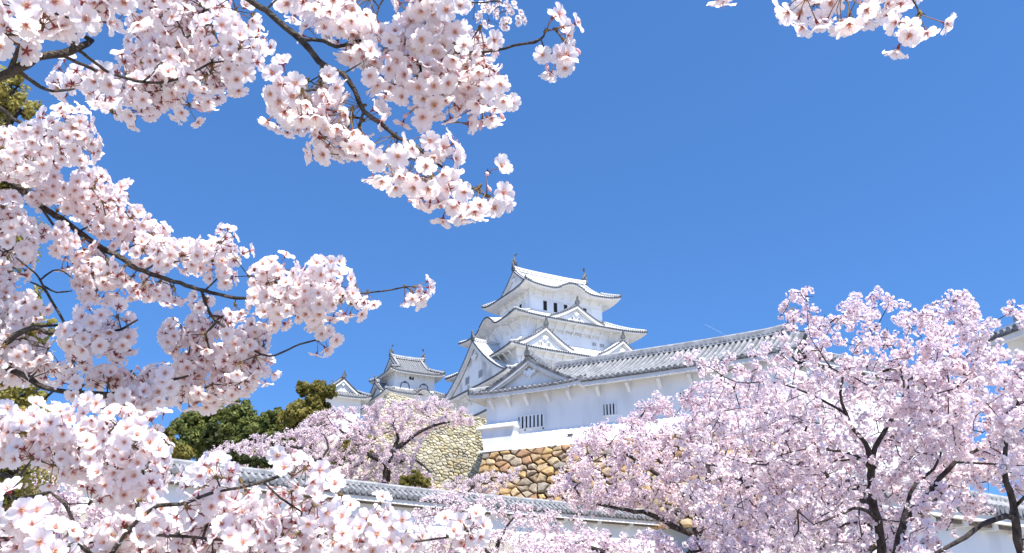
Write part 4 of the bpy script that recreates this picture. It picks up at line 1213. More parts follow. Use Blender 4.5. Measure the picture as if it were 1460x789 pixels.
# ------------------------------------------------------------------ green trees and shrubs behind the near wall
leafy_tree('dark green pointed tree, tallest of the evergreens left of the small keeps', [(342, 577, 70, 13), (343, 592, 70, 20), (338, 612, 70, 25), (362, 612, 69, 20), (352, 636, 69, 26)], [(345, 680, 70, .3), (344, 620, 70, .2), (342, 585, 70, .08)], 31, .34, 9000, M['leaf_dark'], group='evergreens left of the castle')
leafy_tree('dark green broad tree just left of the tallest evergreen', [(262, 608, 71, 20), (285, 600, 71, 20), (305, 592, 71, 17), (275, 632, 70, 26), (308, 618, 70, 22)], [(285, 690, 71, .3), (284, 620, 71, .15)], 32, .34, 9000, M['leaf_dark'], group='evergreens left of the castle')
leafy_tree('dark green tree between the tallest evergreen and the olive tree', [(385, 600, 70, 15), (400, 592, 70, 12), (385, 625, 70, 22), (410, 615, 69, 18), (405, 640, 69, 22)], [(395, 690, 70, .25), (395, 625, 70, .12)], 33, .34, 7000, M['leaf_dark'], group='evergreens left of the castle')
leafy_tree('small rounded green tree in front of the evergreens', [(304, 612, 66, 11), (303, 628, 66, 17), (312, 645, 66, 16)], [(305, 690, 66, .2), (304, 630, 66, .1)], 34, .3, 4500, M['leaf_shrub'], group='evergreens left of the castle')
leafy_tree('yellowish green tree low at the left end of the evergreens', [(236, 628, 65, 15), (240, 648, 65, 19), (262, 648, 64, 16)], [(245, 700, 65, .2), (240, 645, 65, .1)], 35, .3, 4500, M['leaf_olive'], group='evergreens left of the castle')
leafy_tree('olive brown tree with flat-topped crown beside the far left small keep', [(432, 555, 62, 12), (455, 557, 62, 16), (470, 560, 62, 11), (450, 578, 62, 20), (425, 590, 61, 19), (412, 600, 61, 16), (455, 602, 61, 18), (430, 618, 61, 18)], [(445, 690, 62, .3), (444, 620, 62, .18), (448, 580, 62, .1)], 36, .28, 11000, M['leaf_olive'], cat='tree')
leafy_tree('tall yellow green tree showing in gaps of blossom at the left edge', [(12, 125, 14, 32), (-20, 150, 14, 40), (30, 155, 14, 24), (8, 230, 14, 60), (-20, 340, 14, 70), (42, 432, 13.5, 24), (30, 470, 13.5, 40), (50, 470, 13.5, 22), (-20, 520, 14, 70), (35, 560, 13.5, 34), (30, 610, 13.5, 50), (-30, 700, 14, 90)],
           [(0, 780, 14, .14), (2, 500, 14, .1), (5, 200, 14, .05)], 37, .085, 26000, M['leaf_yellow'], name='broadleaf_tree')
leafy_tree('dark clipped shrub standing over the wall tiles behind the pink tip', [(335, 653, 40.5, 8), (347, 656, 40.5, 9), (362, 659, 40.5, 9), (378, 661, 40.5, 9), (392, 662, 40.5, 8)], [(365, 690, 40.5, .1), (365, 664, 40.5, .06)], 38, .13, 6000, M['leaf_shrub'], name='shrub', cat='shrub')
leafy_tree('olive green shrub under the big blossom tree, near the pale stones', [(578, 688, 45, 11), (592, 683, 45, 12), (605, 690, 45, 10)], [(592, 712, 45, .08), (592, 690, 45, .05)], 39, .14, 3000, M['leaf_olive'], name='shrub', cat='shrub')
leafy_tree('yellowish shrub over the wall tiles left of the olive shrub', [(450, 676, 43, 7), (463, 676, 43, 8), (477, 680, 43, 8)], [(463, 700, 43, .07), (463, 680, 43, .04)], 40, .12, 2200, M['leaf_olive'], name='shrub', cat='shrub')

# ------------------------------------------------------------------ cherry trees in the middle distance
leafy_tree('dim green bush seen through the big blossom tree', [(495, 640, 52, 20), (520, 632, 52, 16), (478, 655, 52, 14), (540, 650, 52, 14)], [(500, 700, 52, .1), (500, 650, 52, .06)], 41, .16, 5000, M['leaf_olive'], name='shrub', cat='shrub')
cherry_tree('big blossoming tree with a forked dark limb before the pale stone wall',
            [('root', [(548, 700, 48, .26), (556, 650, 48, .2), (575, 632, 48, .15), (596, 617, 48, .11), (618, 607, 48, .08), (645, 601, 48, .05)]),
             ('limb', [(556, 650, 48, .14), (568, 625, 48.3, .1), (560, 607, 48.5, .06)]), ('limb', [(553, 665, 48, .14), (520, 645, 47.5, .1), (500, 625, 47, .07), (480, 610, 47, .05)]),
             ('limb', [(553, 665, 48, .12), (590, 655, 47, .08), (612, 672, 46.6, .04)])],
            [([(428, 596), (455, 586), (480, 578), (500, 574), (528, 576), (545, 562), (572, 566), (620, 562), (655, 574), (680, 592), (668, 612), (632, 610), (604, 630), (600, 652), (618, 680), (628, 706), (560, 704), (500, 700), (455, 690), (430, 682), (405, 655), (418, 622)], 45.5, 50, 7.1, 4, [[(476, 628), (498, 624), (505, 635), (490, 648)]])], .42, 51, .095, .034, 9, 3.36, 0.01768, free=.42)
cherry_tree('low spreading blossom tree over the wall tiles, in front of the evergreens',
            [('root', [(455, 690, 45, .2), (452, 660, 45, .15), (430, 640, 45, .1), (400, 635, 45, .07), (370, 640, 45, .05)]), ('limb', [(452, 660, 45, .1), (468, 640, 45.4, .06), (462, 620, 45.6, .04)])],
            [([(285, 646), (318, 628), (342, 632), (352, 620), (385, 618), (418, 606), (448, 600), (468, 630), (462, 668), (440, 690), (400, 700), (330, 690), (290, 665)], 43.5, 47, 6.5, 3, [])], .4, 52, .09, .034, 9, 2.21, 0.0124, free=.42)
cherry_tree('small pale pink blossom tree at the foot of the ochre boulders',
            [('root', [(668, 712, 47, .12), (672, 695, 47, .08), (690, 684, 47, .05), (715, 680, 47, .03)]), ('limb', [(672, 695, 47, .05), (652, 688, 47, .03)])],
            [([(612, 704), (632, 688), (650, 676), (668, 682), (690, 668), (712, 674), (738, 664), (748, 672), (728, 690), (706, 708), (640, 710)], 46, 48, 5.6, 2, [])], .3, 53, .09, .034, 9, 2.42, 0.0099, free=.42)
cherry_tree('thin airy blossom tree in front of the farther wall, lower centre',
            [('root', [(700, 850, 27, .12), (705, 800, 27, .09), (712, 770, 27, .06), (722, 752, 27, .04), (735, 735, 27, .025)]), ('limb', [(705, 800, 27, .06), (680, 770, 27, .04), (650, 750, 27, .025)]), ('limb', [(705, 800, 27, .06), (760, 780, 27.5, .04), (800, 765, 27.5, .025)])],
            [([(585, 728), (605, 706), (640, 696), (690, 704), (745, 716), (790, 722), (822, 738), (850, 760), (845, 800), (790, 840), (600, 840), (588, 780)], 25, 30, 8.7, 3, [[(690, 735), (720, 728), (730, 750), (700, 758)], [(612, 742), (640, 738), (650, 758), (620, 764)], [(790, 735), (815, 738), (820, 770), (795, 765)]])], .26, 54, .085, .034, 8, 1.34, 0.0068, free=.42)
cherry_tree('fine-flowered tree left of the right-hand cherries, reaching up before the turret wall',
            [('root', [(985, 850, 24, .2), (990, 780, 24, .16), (1002, 720, 24, .12), (1010, 690, 24, .09), (1008, 650, 24.3, .06), (1000, 610, 24.5, .04)]), ('limb', [(1002, 720, 24, .1), (960, 690, 24.2, .07), (920, 665, 24.3, .05), (880, 640, 24.4, .035)]),
             ('limb', [(1002, 720, 24, .1), (1045, 690, 23.5, .07), (1080, 650, 23.5, .05), (1095, 610, 23.5, .03)]), ('limb', [(990, 765, 24, .1), (930, 735, 23.6, .07), (880, 725, 23.5, .045), (830, 715, 23.5, .03)]), ('limb', [(965, 692, 24.2, .05), (905, 610, 24.6, .03)])],
            [([(776, 700), (798, 660), (812, 632), (828, 612), (855, 606), (884, 600), (900, 584), (914, 572), (940, 560), (962, 566), (985, 552), (1020, 540), (1050, 552), (1090, 550), (1150, 580), (1190, 680), (1180, 770), (1080, 790), (1010, 775), (960, 748), (905, 726), (852, 742), (805, 722)], 21.5, 27, 10.2, 3, [[(960, 742), (1000, 742), (1000, 764), (965, 762)], [(828, 728), (868, 732), (866, 750), (830, 745)], [(892, 735), (925, 738), (920, 755), (895, 750)]])], .24, 55, .088, .034, 9, 2.39, 0.00952, free=.42)
cherry_tree('bushy blossom mass low in the centre foreground of the right-hand cherries',
            [('root', [(905, 900, 17, .14), (900, 840, 17, .1), (880, 800, 17, .06), (840, 780, 17, .04)]), ('limb', [(900, 840, 17, .07), (950, 800, 17, .05), (1000, 785, 17, .03)])],
            [([(690, 800), (730, 775), (770, 768), (805, 752), (850, 748), (890, 764), (940, 752), (985, 766), (1040, 776), (1100, 770), (1110, 850), (680, 850)], 15.5, 18.5, 11.8, 3, [])], .2, 56, .075, .034, 10, 1.67, 0.0056, free=.42)
cherry_tree('largest right-hand cherry with an upright dark trunk forking at mid height',
            [('root', [(1262, 850, 15.2, 0.0966), (1255, 765, 15.2, 0.0798), (1244, 711, 15.2, 0.0714), (1241, 680, 15.2, 0.0689), (1242, 653, 15.2, 0.0638), (1233, 632, 15.2, 0.0420), (1218, 612, 15.1, 0.0353), (1206, 590, 15.0, 0.0302), (1198, 560, 15, 0.0252), (1202, 535, 15, 0.0185), (1185, 525, 15, 0.0143), (1168, 500, 15, 0.0101)]),
             ('limb', [(1243, 653, 15.2, 0.0504), (1256, 624, 15.2, 0.0420), (1266, 606, 15.2, 0.0370), (1276, 590, 15.3, 0.0302), (1290, 560, 15.4, 0.0218), (1282, 520, 15.5, 0.0134), (1262, 490, 15.5, 0.0084)]),
             ('limb', [(1240, 668, 15.2, 0.0378), (1220, 649, 15, 0.0269), (1186, 642, 14.8, 0.0202), (1150, 640, 14.6, 0.0151), (1110, 650, 14.4, 0.0101)]),
             ('limb', [(1250, 740, 15.2, 0.0420), (1225, 725, 14.7, 0.0294), (1195, 735, 14.2, 0.0202), (1160, 748, 14, 0.0126)]),
             ('limb', [(1206, 590, 15, 0.0252), (1150, 560, 15.2, 0.0185), (1100, 545, 15.3, 0.0143), (1050, 545, 15.4, 0.0109), (1005, 520, 15.5, 0.0076)]),
             ('limb', [(1170, 502, 15, 0.0109), (1155, 480, 15, 0.0084), (1150, 430, 15, 0.0059)]), ('limb', [(1170, 502, 15, 0.0101), (1182, 470, 15, 0.0076), (1206, 448, 15, 0.0059)]),
             ('limb', [(1290, 560, 15.4, 0.0168), (1320, 500, 15.4, 0.0109), (1330, 450, 15.4, 0.0067)])],
            [([(956, 500), (985, 502), (1012, 514), (1036, 520), (1046, 498), (1072, 500), (1108, 478), (1118, 458), (1100, 452), (1126, 438), (1124, 420), (1148, 404), (1168, 420), (1172, 444), (1190, 440), (1204, 426), (1228, 404), (1250, 420), (1262, 412), (1284, 425), (1300, 440), (1330, 432), (1358, 408), (1386, 414), (1388, 440), (1360, 480), (1350, 560), (1330, 640), (1300, 700), (1290, 790), (1280, 850), (1040, 850), (1010, 780), (985, 720), (960, 670), (965, 620), (1000, 580), (1020, 556), (985, 524)], 14.2, 18.0, 12.4, 1.5, [[(1170, 452), (1196, 456), (1180, 482)], [(1262, 590), (1310, 584), (1300, 606), (1270, 608)], [(1175, 488), (1215, 492), (1210, 512), (1180, 510)]])], .2, 57, .068, .036, 9, 1.07, 0.00609, free=.42)
cherry_tree('cherry with several parallel limbs slanting up to the right, right of the upright trunk',
            [('root', [(1272, 850, 13.6, 0.0840), (1283, 767, 13.6, 0.0672), (1297, 731, 13.6, 0.0554), (1321, 708, 13.6, 0.0470), (1340, 682, 13.6, 0.0420), (1362, 658, 13.7, 0.0353), (1392, 643, 13.8, 0.0252), (1420, 625, 13.9, 0.0168), (1440, 590, 14, 0.0101)]),
             ('limb', [(1286, 755, 13.6, 0.0420), (1294, 716, 13.8, 0.0336), (1306, 690, 14, 0.0286), (1332, 668, 14.1, 0.0218), (1350, 620, 14.2, 0.0151), (1352, 570, 14.3, 0.0092)]),
             ('limb', [(1292, 740, 13.6, 0.0294), (1310, 716, 13.9, 0.0235), (1330, 690, 14, 0.0168)]),
             ('limb', [(1362, 658, 13.7, 0.0235), (1410, 662, 13.4, 0.0168), (1460, 664, 13.2, 0.0109)])],
            [([(1290, 600), (1300, 520), (1330, 460), (1360, 420), (1386, 416), (1400, 440), (1400, 470), (1440, 500), (1480, 560), (1470, 640), (1440, 700), (1390, 705), (1340, 700), (1310, 690), (1300, 650)], 12.7, 16.0, 13.0, 1.5, []),
             ([(1300, 710), (1345, 700), (1400, 708), (1425, 722), (1385, 745), (1350, 775), (1330, 840), (1290, 850), (1285, 780)], 12.3, 14, 12.4, 3, [])], .19, 58, .07, .036, 10, 1.27, 0.00595, free=.42)
cherry_tree('cherry at the right edge with a low limb sweeping left across the white wall',
            [('root', [(1470, 850, 11.6, 0.0756), (1458, 789, 11.6, 0.0630), (1450, 754, 11.6, 0.0571), (1444, 716, 11.6, 0.0487), (1435, 686, 11.6, 0.0420), (1431, 653, 11.7, 0.0336), (1440, 610, 11.8, 0.0218), (1455, 560, 11.9, 0.0134)]),
             ('limb', [(1448, 742, 11.6, 0.0403), (1437, 737, 11.5, 0.0386), (1400, 749, 11.4, 0.0353), (1377, 766, 11.3, 0.0319), (1337, 787, 11.2, 0.0252), (1300, 810, 11.1, 0.0168)]),
             ('limb', [(1446, 725, 11.6, 0.0252), (1480, 690, 11.5, 0.0185), (1520, 660, 11.5, 0.0118)])],
            [([(1382, 520), (1392, 470), (1412, 450), (1440, 436), (1462, 428), (1560, 420), (1570, 720), (1500, 730), (1450, 700), (1410, 690), (1420, 640), (1400, 590)], 10.9, 13.4, 16.1, 1.5, [[(1412, 470), (1475, 455), (1475, 500), (1425, 505)]]),
             ([(1470, 735), (1520, 730), (1560, 850), (1480, 850)], 11, 12.4, 16.1, 3, []), ([(1290, 790), (1335, 775), (1350, 800), (1330, 850), (1280, 850)], 10.6, 11.8, 14.9, 3, [])], .17, 59, .066, .036, 10, 1.34, 0.00532, free=.42)
cherry_tree('patch of fine blossom low behind the close flowers at lower left',
            [('root', [(330, 900, 19, .08), (325, 830, 19, .05), (300, 795, 19, .025)])],
            [([(-40, 640), (60, 640), (130, 660), (200, 690), (245, 740), (300, 768), (345, 772), (420, 790), (430, 860), (-40, 860)], 18, 20, 10.5, 2, [])], .2, 60, .08, .034, 9, 1.67, 0.0056, free=.42)

cherry_tree('fine-flowered cherry filling the gaps behind the dark limbs at the right',
            [('root', [(1240, 880, 22, .18), (1235, 790, 22, .14), (1240, 720, 22, .1), (1250, 660, 22, .06)]), ('limb', [(1240, 720, 22, .08), (1290, 660, 22, .06), (1340, 610, 22, .04)]), ('limb', [(1240, 720, 22, .08), (1180, 680, 22, .05), (1150, 630, 22, .03)]), ('limb', [(1235, 790, 22, .09), (1300, 740, 22, .06), (1360, 690, 22, .04)])],
            [([(1090, 560), (1150, 530), (1215, 522), (1290, 530), (1350, 520), (1400, 540), (1440, 590), (1470, 640), (1440, 690), (1360, 700), (1320, 730), (1310, 790), (1240, 850), (1120, 850), (1090, 740), (1080, 640)], 20.5, 24, 12, 2, [])], .22, 61, .08, .034, 9, 1.08, 0.00840, free=.5)

# ------------------------------------------------------------------ the close boughs
def petal_flower(seed, openness):
    """five notched, cupped petals, a red heart with stamens, calyx behind; axis +Z, stalk joint at the origin"""
    r_ = random.Random(seed); V = []; F = []; MI = []; T = []
    def add(vs_, fs, mi, ts):
        o = len(V); V.extend(vs_); T.extend(ts)
        for f in fs: F.append(tuple(i + o for i in f)); MI.append(mi)
    z0 = .0065
    for k in range(5):
        th = 2 * math.pi * k / 5 + r_.uniform(-.06, .06); L = .0172 * r_.uniform(.92, 1.08); W = .0162 * r_.uniform(.92, 1.06)
        el = openness + r_.uniform(-.14, .14); tw = r_.uniform(-.22, .22)
        ts_ = [0, .3, .62, .86, 1.0]; wd = [.13, .66, 1.0, .92, .55]; vs_ = []; tt = []
        for i, t in enumerate(ts_):
            bend = el * (1 - .55 * t) + .1
            rr = L * t * math.cos(bend * .9); zz = z0 + L * t * math.sin(bend) - .0020 * t * t * (1 if openness < .5 else -.5)
            for s in (-1, -.45, .45, 1) if True else ():
                rad2 = rr * (1 if abs(s) < .7 else .97)
                if i == 4: rad2 = rr * (1.0 if abs(s) < .6 else .95) 
                y = s * wd[i] * W / 2
                cup = .0028 * (abs(s) ** 2) * wd[i] + y * tw
                x = .0012 + rad2
                vs_.append((x * math.cos(th) - y * math.sin(th), x * math.sin(th) + y * math.cos(th), zz + cup)); tt.append([.9, .3, .05, .0, .0][i])
        nx = .0012 + L * .87 * math.cos((el * .45 + .1) * .9); zz = z0 + L * .87 * math.sin(el * .5 + .1) - .0018
        vs_.append((nx * math.cos(th), nx * math.sin(th), zz)); tt.append(.03)
        fs = []
        for i in range(3):
            for j in range(3): fs.append((i * 4 + j, i * 4 + j + 1, i * 4 + j + 5, i * 4 + j + 4))
        fs += [(12, 13, 17, 16), (14, 15, 19, 18), (13, 20, 17), (13, 14, 20), (14, 18, 20)]
        add(vs_, fs, 0, tt)
    # heart star
    vs_ = [(0, 0, z0 + .0016)]; n = 10
    for k in range(n):
        a = 2 * math.pi * k / n + .3; rr = .0041 if k % 2 == 0 else .0014
        vs_.append((rr * math.cos(a), rr * math.sin(a), z0 + .0014 + rr * .35 * openness))
    add(vs_, [(0, 1 + k, 1 + (k + 1) % n) for k in range(n)], 1, [1] * 11)
    # stamens
    for k in range(11):
        a = r_.uniform(0, 6.28); sp_ = r_.uniform(.15, .75); l = r_.uniform(.0065, .0095)
        d = Vector((math.cos(a) * sp_, math.sin(a) * sp_, 1)).normalized(); q = Vector((-d.y, d.x, 0)).normalized() * .00022
        b = Vector((0, 0, z0)) + d * .0015; e = Vector((0, 0, z0)) + d * l
        add([tuple(b - q * 1.5), tuple(b + q * 1.5), tuple(e + q), tuple(e - q)], [(0, 1, 2, 3)], 1, [1] * 4)
        s = .00075; u = d.cross(q).normalized() * s; w = q.normalized() * s
        add([tuple(e - u), tuple(e + w), tuple(e + u), tuple(e - w)], [(0, 1, 2, 3)], 2, [0] * 4)
    # calyx: tube and five pointed sepals
    n = 6; ra = [(.0008, 0), (.0017, .0025), (.0018, .006), (.0015, .0068)]
    vs_ = [(r * math.cos(2 * math.pi * k / n), r * math.sin(2 * math.pi * k / n), z) for r, z in ra for k in range(n)]
    add(vs_, [(i * n + k, i * n + (k + 1) % n, (i + 1) * n + (k + 1) % n, (i + 1) * n + k) for i in range(3) for k in range(n)], 3, [1] * len(vs_))
    for k in range(5):
        th = 2 * math.pi * (k + .5) / 5
        pts = [(.0012, -.0012), (.0052, -.0013), (.0085, 0), (.0052, .0013), (.0012, .0012)]
        add([(x * math.cos(th) - y * math.sin(th), x * math.sin(th) + y * math.cos(th), .0056 + x * .28 * openness - .0004) for x, y in pts], [(0, 1, 2, 3, 4)], 3, [1] * 5)
    me = bpy.data.meshes.new('blossom'); me.from_pydata(V, [], F)
    for m in (M['petal'], M['heart'], M['anther'], M['calyx']): me.materials.append(m)
    me.polygons.foreach_set('material_index', MI)
    me.polygons.foreach_set('use_smooth', [m == 0 or m == 3 for m in MI])
    at = me.attributes.new('tint', 'FLOAT', 'POINT'); at.data.foreach_set('value', T); me.update()
    return me
def bud_mesh():
    mb = MB(); mb.tube([(0, 0, 0), (0, 0, .004), (0, 0, .008), (0, 0, .012), (0, 0, .0155)], [.001, .0018, .0032, .0033, .0008], 7)
    me = mb.build('bud', [M['petal_bud']], link=False, smooth=True); return me
M['petal_bud'] = mat('bud_pink', (.86, .6, .64), (.74, .4, .45), scale=120, rough=.5, transl=.2)
FLOWERS = [petal_flower(i, op) for i, op in enumerate((.18, .25, .32, .4, .5, .75))]
BUD = bud_mesh()
def umbel(seed, n, spread, l0=.021, l1=.034):
    """stalks fanning from a scaly bud; returns stalk mesh and the end frames"""
    r_ = random.Random(seed); mb = MB(); ends = []
    mb.tube([(0, 0, -.004), (0, 0, .002), (0, 0, .006)], [.0022, .0034, .0014], 7, 1)
    for k in range(4):
        a = k * 1.57 + r_.uniform(-.3, .3); d = Vector((math.cos(a), math.sin(a), .8)).normalized(); s = Vector((-d.y, d.x, 0)).normalized() * .002
        mb.add([tuple(s * -1), tuple(s), tuple(d * .009 + s * .2), tuple(d * .009 - s * .2)], [(0, 1, 2, 3)], 1)
    for k in range(n):
        a = 2 * math.pi * (k * .618 % 1) + r_.uniform(-.3, .3); t = spread * math.sqrt((k + .6) / n) * r_.uniform(.85, 1.1)
        d = Vector((math.sin(t) * math.cos(a), math.sin(t) * math.sin(a), math.cos(t))); L = r_.uniform(l0, l1)
        side = Vector((r_.gauss(0, 1), r_.gauss(0, 1), r_.gauss(0, 1))) * .0028
        p0 = Vector((0, 0, .003)); e = d * L; m = e * .55 + side
        mb.tube([p0, m, e], [.0007, .00062, .0008], 5, 0)
        ax = (e - m).normalized() * .6 + d * .5 + Vector((r_.gauss(0, 1), r_.gauss(0, 1), r_.gauss(0, 1))) * .22
        ends.append((e, ax.normalized(), r_.uniform(0, 6.28)))
    return mb.build('blossom_cluster', [M['stalk'], M['bud_scale']], link=False, smooth=True), ends
UMBELS = [umbel(100 + i, n, s) for i, (n, s) in enumerate(((5, .95), (6, 1.05), (6, 1.2), (7, 1.15), (5, 1.1), (7, 1.3), (4, .8), (8, 1.35)))]
SMALL = [umbel(140, 3, .7), umbel(141, 4, .9)]
LONG = [umbel(150 + i, n, s_, .034, .046) for i, (n, s_) in enumerate(((6, .75), (7, .85), (5, .7), (8, .95)))]
NCL = [0, 0]
class MBF:
    """joins copies of the flower and stalk meshes into one"""
    def __init__(s): s.v = []; s.f = []; s.m = []; s.t = []
    def put(s, me, mt, mo):
        o = len(s.v); s.v.extend([tuple(mt @ v.co) for v in me.vertices])
        s.f.extend([tuple(i + o for i in p.vertices) for p in me.polygons]); s.m.extend([p.material_index + mo for p in me.polygons])
        if 'tint' in me.attributes:
            a = np.zeros(len(me.vertices), dtype=np.float32); me.attributes['tint'].data.foreach_get('value', a); s.t.extend(a.tolist())
        else: s.t.extend([0.0] * len(me.vertices))
    def mesh(s, name):
        me = bpy.data.meshes.new(name); me.from_pydata(s.v, [], s.f)
        for m in (M['petal'], M['heart'], M['anther'], M['calyx'], M['stalk'], M['bud_scale']): me.materials.append(m)
        me.polygons.foreach_set('material_index', s.m); me.polygons.foreach_set('use_smooth', [True] * len(s.f))
        at = me.attributes.new('tint', 'FLOAT', 'POINT'); at.data.foreach_set('value', s.t); me.update(); return me
def bough(label, limbs, polys, points=(), seed=1, tip=.0011, step=.03, fsc=1.0, hang=.3, pointcl=SMALL, cover=.74, face=(-.35, 1.1), kits=None):
    """limbs: (px, py, depth, thickness px) chains; polys: (outline, depth, spread, holes); points: (px, py, depth) single bunches"""
    r_ = random.Random(seed); sk = Skeleton()
    for ch in limbs:
        pts = [P(x, y, d) for x, y, d, t in ch]; rr = [t * .5 * d / FPX for x, y, d, t in ch]; par = -1
        if sk.p:
            q = np.array([tuple(v) for v in sk.p]); dd = ((q - np.array(tuple(pts[0]))) ** 2).sum(1); par = int(dd.argmin())
        P2, R2 = [], []
        for i in range(len(pts) - 1):
            p0 = pts[max(i - 1, 0)]; p1 = pts[i]; p2 = pts[i + 1]; p3 = pts[min(i + 2, len(pts) - 1)]
            m = max(2, int((p2 - p1).length / (step * .5)))
            for k_ in range(m):
                t = k_ / m
                P2.append(0.5 * ((2 * p1) + (p2 - p0) * t + (2 * p0 - 5 * p1 + 4 * p2 - p3) * t * t + (3 * p1 - p0 - 3 * p2 + p3) * t ** 3) + Vector((r_.gauss(0, 1), r_.gauss(0, 1), r_.gauss(0, 1))) * rr[i] * .14)
                R2.append((rr[i] + (rr[i + 1] - rr[i]) * t) * r_.uniform(.9, 1.14))
        P2.append(pts[-1]); R2.append(rr[-1]); sk.chain(P2, par, R2)
    wood = np.array([tuple(v) for v in sk.p]); cl = []
    for poly, d, spr, holes in polys:
        fp = .036 * fsc * FPX / d
        for x, y in sample_poly(poly, fp * cover, r_, fp * .42, holes):
            e = min(1, edge_dist(x, y, poly) / (fp * 1.6))
            cl.append((P(x, y, d + spr * r_.uniform(-1, 1)), None, kits or UMBELS))
            if e > .6 and r_.random() < .75: cl.append((P(x + fp * r_.uniform(-.6, .6), y + fp * r_.uniform(-.6, .6), d + spr + .05), None, kits or UMBELS))
    for pt in points: cl.append((P(*pt[:3]), None, pointcl))
    recs = []
    for c, _, kit in cl:
        j = int(((wood - np.array(tuple(c))) ** 2).sum(1).argmin()); w = Vector(wood[j])
        out = c - w; dist = out.length
        if dist > 1e-6: out.normalize()
        ax = out * .75 - FV * r_.uniform(*face) + Vector((0, 0, -1)) * hang * r_.uniform(0, 1.6) + Vector((r_.gauss(0, 1), r_.gauss(0, 1), r_.gauss(0, 1))) * .42
        ax.normalize(); recs.append((c - ax * (.04 if kit is LONG else .027) * fsc, ax, kit))
    tips = sk.grow([q[0] for q in recs], r_, step, bend=.07, lift=-.2)
    sk.thicken(tip, mx=.0042)
    base = sk.p[0]
    root = thing('cherry_bough', label, 'cherry bough', base)
    mb = MB(); sk.mesh(mb, lambda r: 9 if r > .004 else 6)
    mb.v = [tuple(Vector(v) - base) for v in mb.v]
    mb.build('branch', [M['bark_near']], root, smooth=True)
    recs.sort(key=lambda q: (q[0] - CAM).length)
    rest = MBF()
    for n_, (q, ax, kit) in enumerate(recs):
        if n_ >= 100:
            me, ends = r_.choice(kit)
            mt = Matrix.Translation(q - base) @ (ax.to_track_quat('Z', 'Y') @ Quaternion((0, 0, 1), r_.uniform(0, 6.28))).to_matrix().to_4x4() @ Matrix.Scale(fsc, 4)
            rest.put(me, mt, 4)
            for e, fax, spin in ends: rest.put(r_.choice(FLOWERS), mt @ Matrix.Translation(e) @ (fax.to_track_quat('Z', 'Y') @ Quaternion((0, 0, 1), spin)).to_matrix().to_4x4(), 0)
            continue
        me, ends = r_.choice(kit)
        o = link_obj('blossom_cluster', me, root)
        qt = ax.to_track_quat('Z', 'Y') @ Quaternion((0, 0, 1), r_.uniform(0, 6.28))
        o.location = q - base; o.rotation_mode = 'QUATERNION'; o.rotation_quaternion = qt; o.scale = (fsc,) * 3; NCL[0] += 1
        for e, fax, spin in ends:
            bud = r_.random() < .06
            f = link_obj('bud' if bud else 'blossom', BUD if bud else r_.choice(FLOWERS), o); NCL[1] += 1
            f.location = e; f.rotation_mode = 'QUATERNION'; f.rotation_quaternion = fax.to_track_quat('Z', 'Y') @ Quaternion((0, 0, 1), spin)
            f.scale = (r_.uniform(.9, 1.12),) * 3
    if rest.v: tag(link_obj('farther_blossom', rest.mesh('farther_blossom'), root), kind='stuff')
    print(label[:30], len(recs))
    return root

bough('thick dark bough at the upper left corner, crowded with large pale flowers',
      [[(-260, 190, 1.15, 17), (-90, 150, 1.15, 15), (0, 110, 1.15, 13), (24, 101, 1.16, 12), (53, 82, 1.17, 12), (88, 77, 1.2, 11), (112, 68, 1.22, 10), (131, 59, 1.24, 8)],
       [(14, 102, 1.16, 8), (27, 64, 1.14, 5)], [(102, 71, 1.2, 6), (106, 53, 1.2, 4)], [(114, 73, 1.22, 5), (136, 90, 1.3, 4.5), (160, 105, 1.38, 4), (205, 117, 1.55, 4.5), (250, 114, 1.6, 4), (300, 90, 1.64, 3)],
       [(29, 103, 1.16, 6), (58, 124, 1.22, 5), (80, 130, 1.28, 4.5), (106, 127, 1.34, 3.5)], [(90, 80, 1.2, 5), (149, 106, 1.4, 4)], [(205, 117, 1.55, 4), (285, 38, 1.7, 4), (316, 47, 1.7, 3)]],
      [([(-45, -40), (190, -40), (200, 40), (170, 70), (140, 50), (100, 45), (60, 66), (30, 82), (-45, 92)], 1.12, .05, []),
       ([(60, 98), (120, 88), (160, 112), (170, 150), (150, 165), (120, 140), (95, 128), (60, 125)], 1.4, .05, []),
       ([(180, -40), (350, -40), (352, 22), (396, 55), (388, 80), (366, 96), (364, 122), (340, 137), (312, 143), (290, 163), (262, 166), (240, 158), (214, 166), (188, 177), (160, 174), (138, 152), (150, 100), (180, 70)], 1.66, .08, [])],
      seed=201)
bough('short left-edge bough beneath the upper left bough, round flower head at its tip',
      [[(-230, 120, 1.75, 8), (-60, 140, 1.75, 7), (0, 155, 1.75, 6), (19, 170, 1.75, 5.5), (53, 184, 1.76, 4.5), (98, 192, 1.78, 3.5), (115, 205, 1.78, 2.5)]],
      [([(-45, 182), (20, 178), (60, 162), (95, 150), (130, 168), (147, 200), (142, 216), (120, 234), (98, 242), (60, 256), (20, 262), (-45, 262)], 1.78, .08, [])], seed=202)
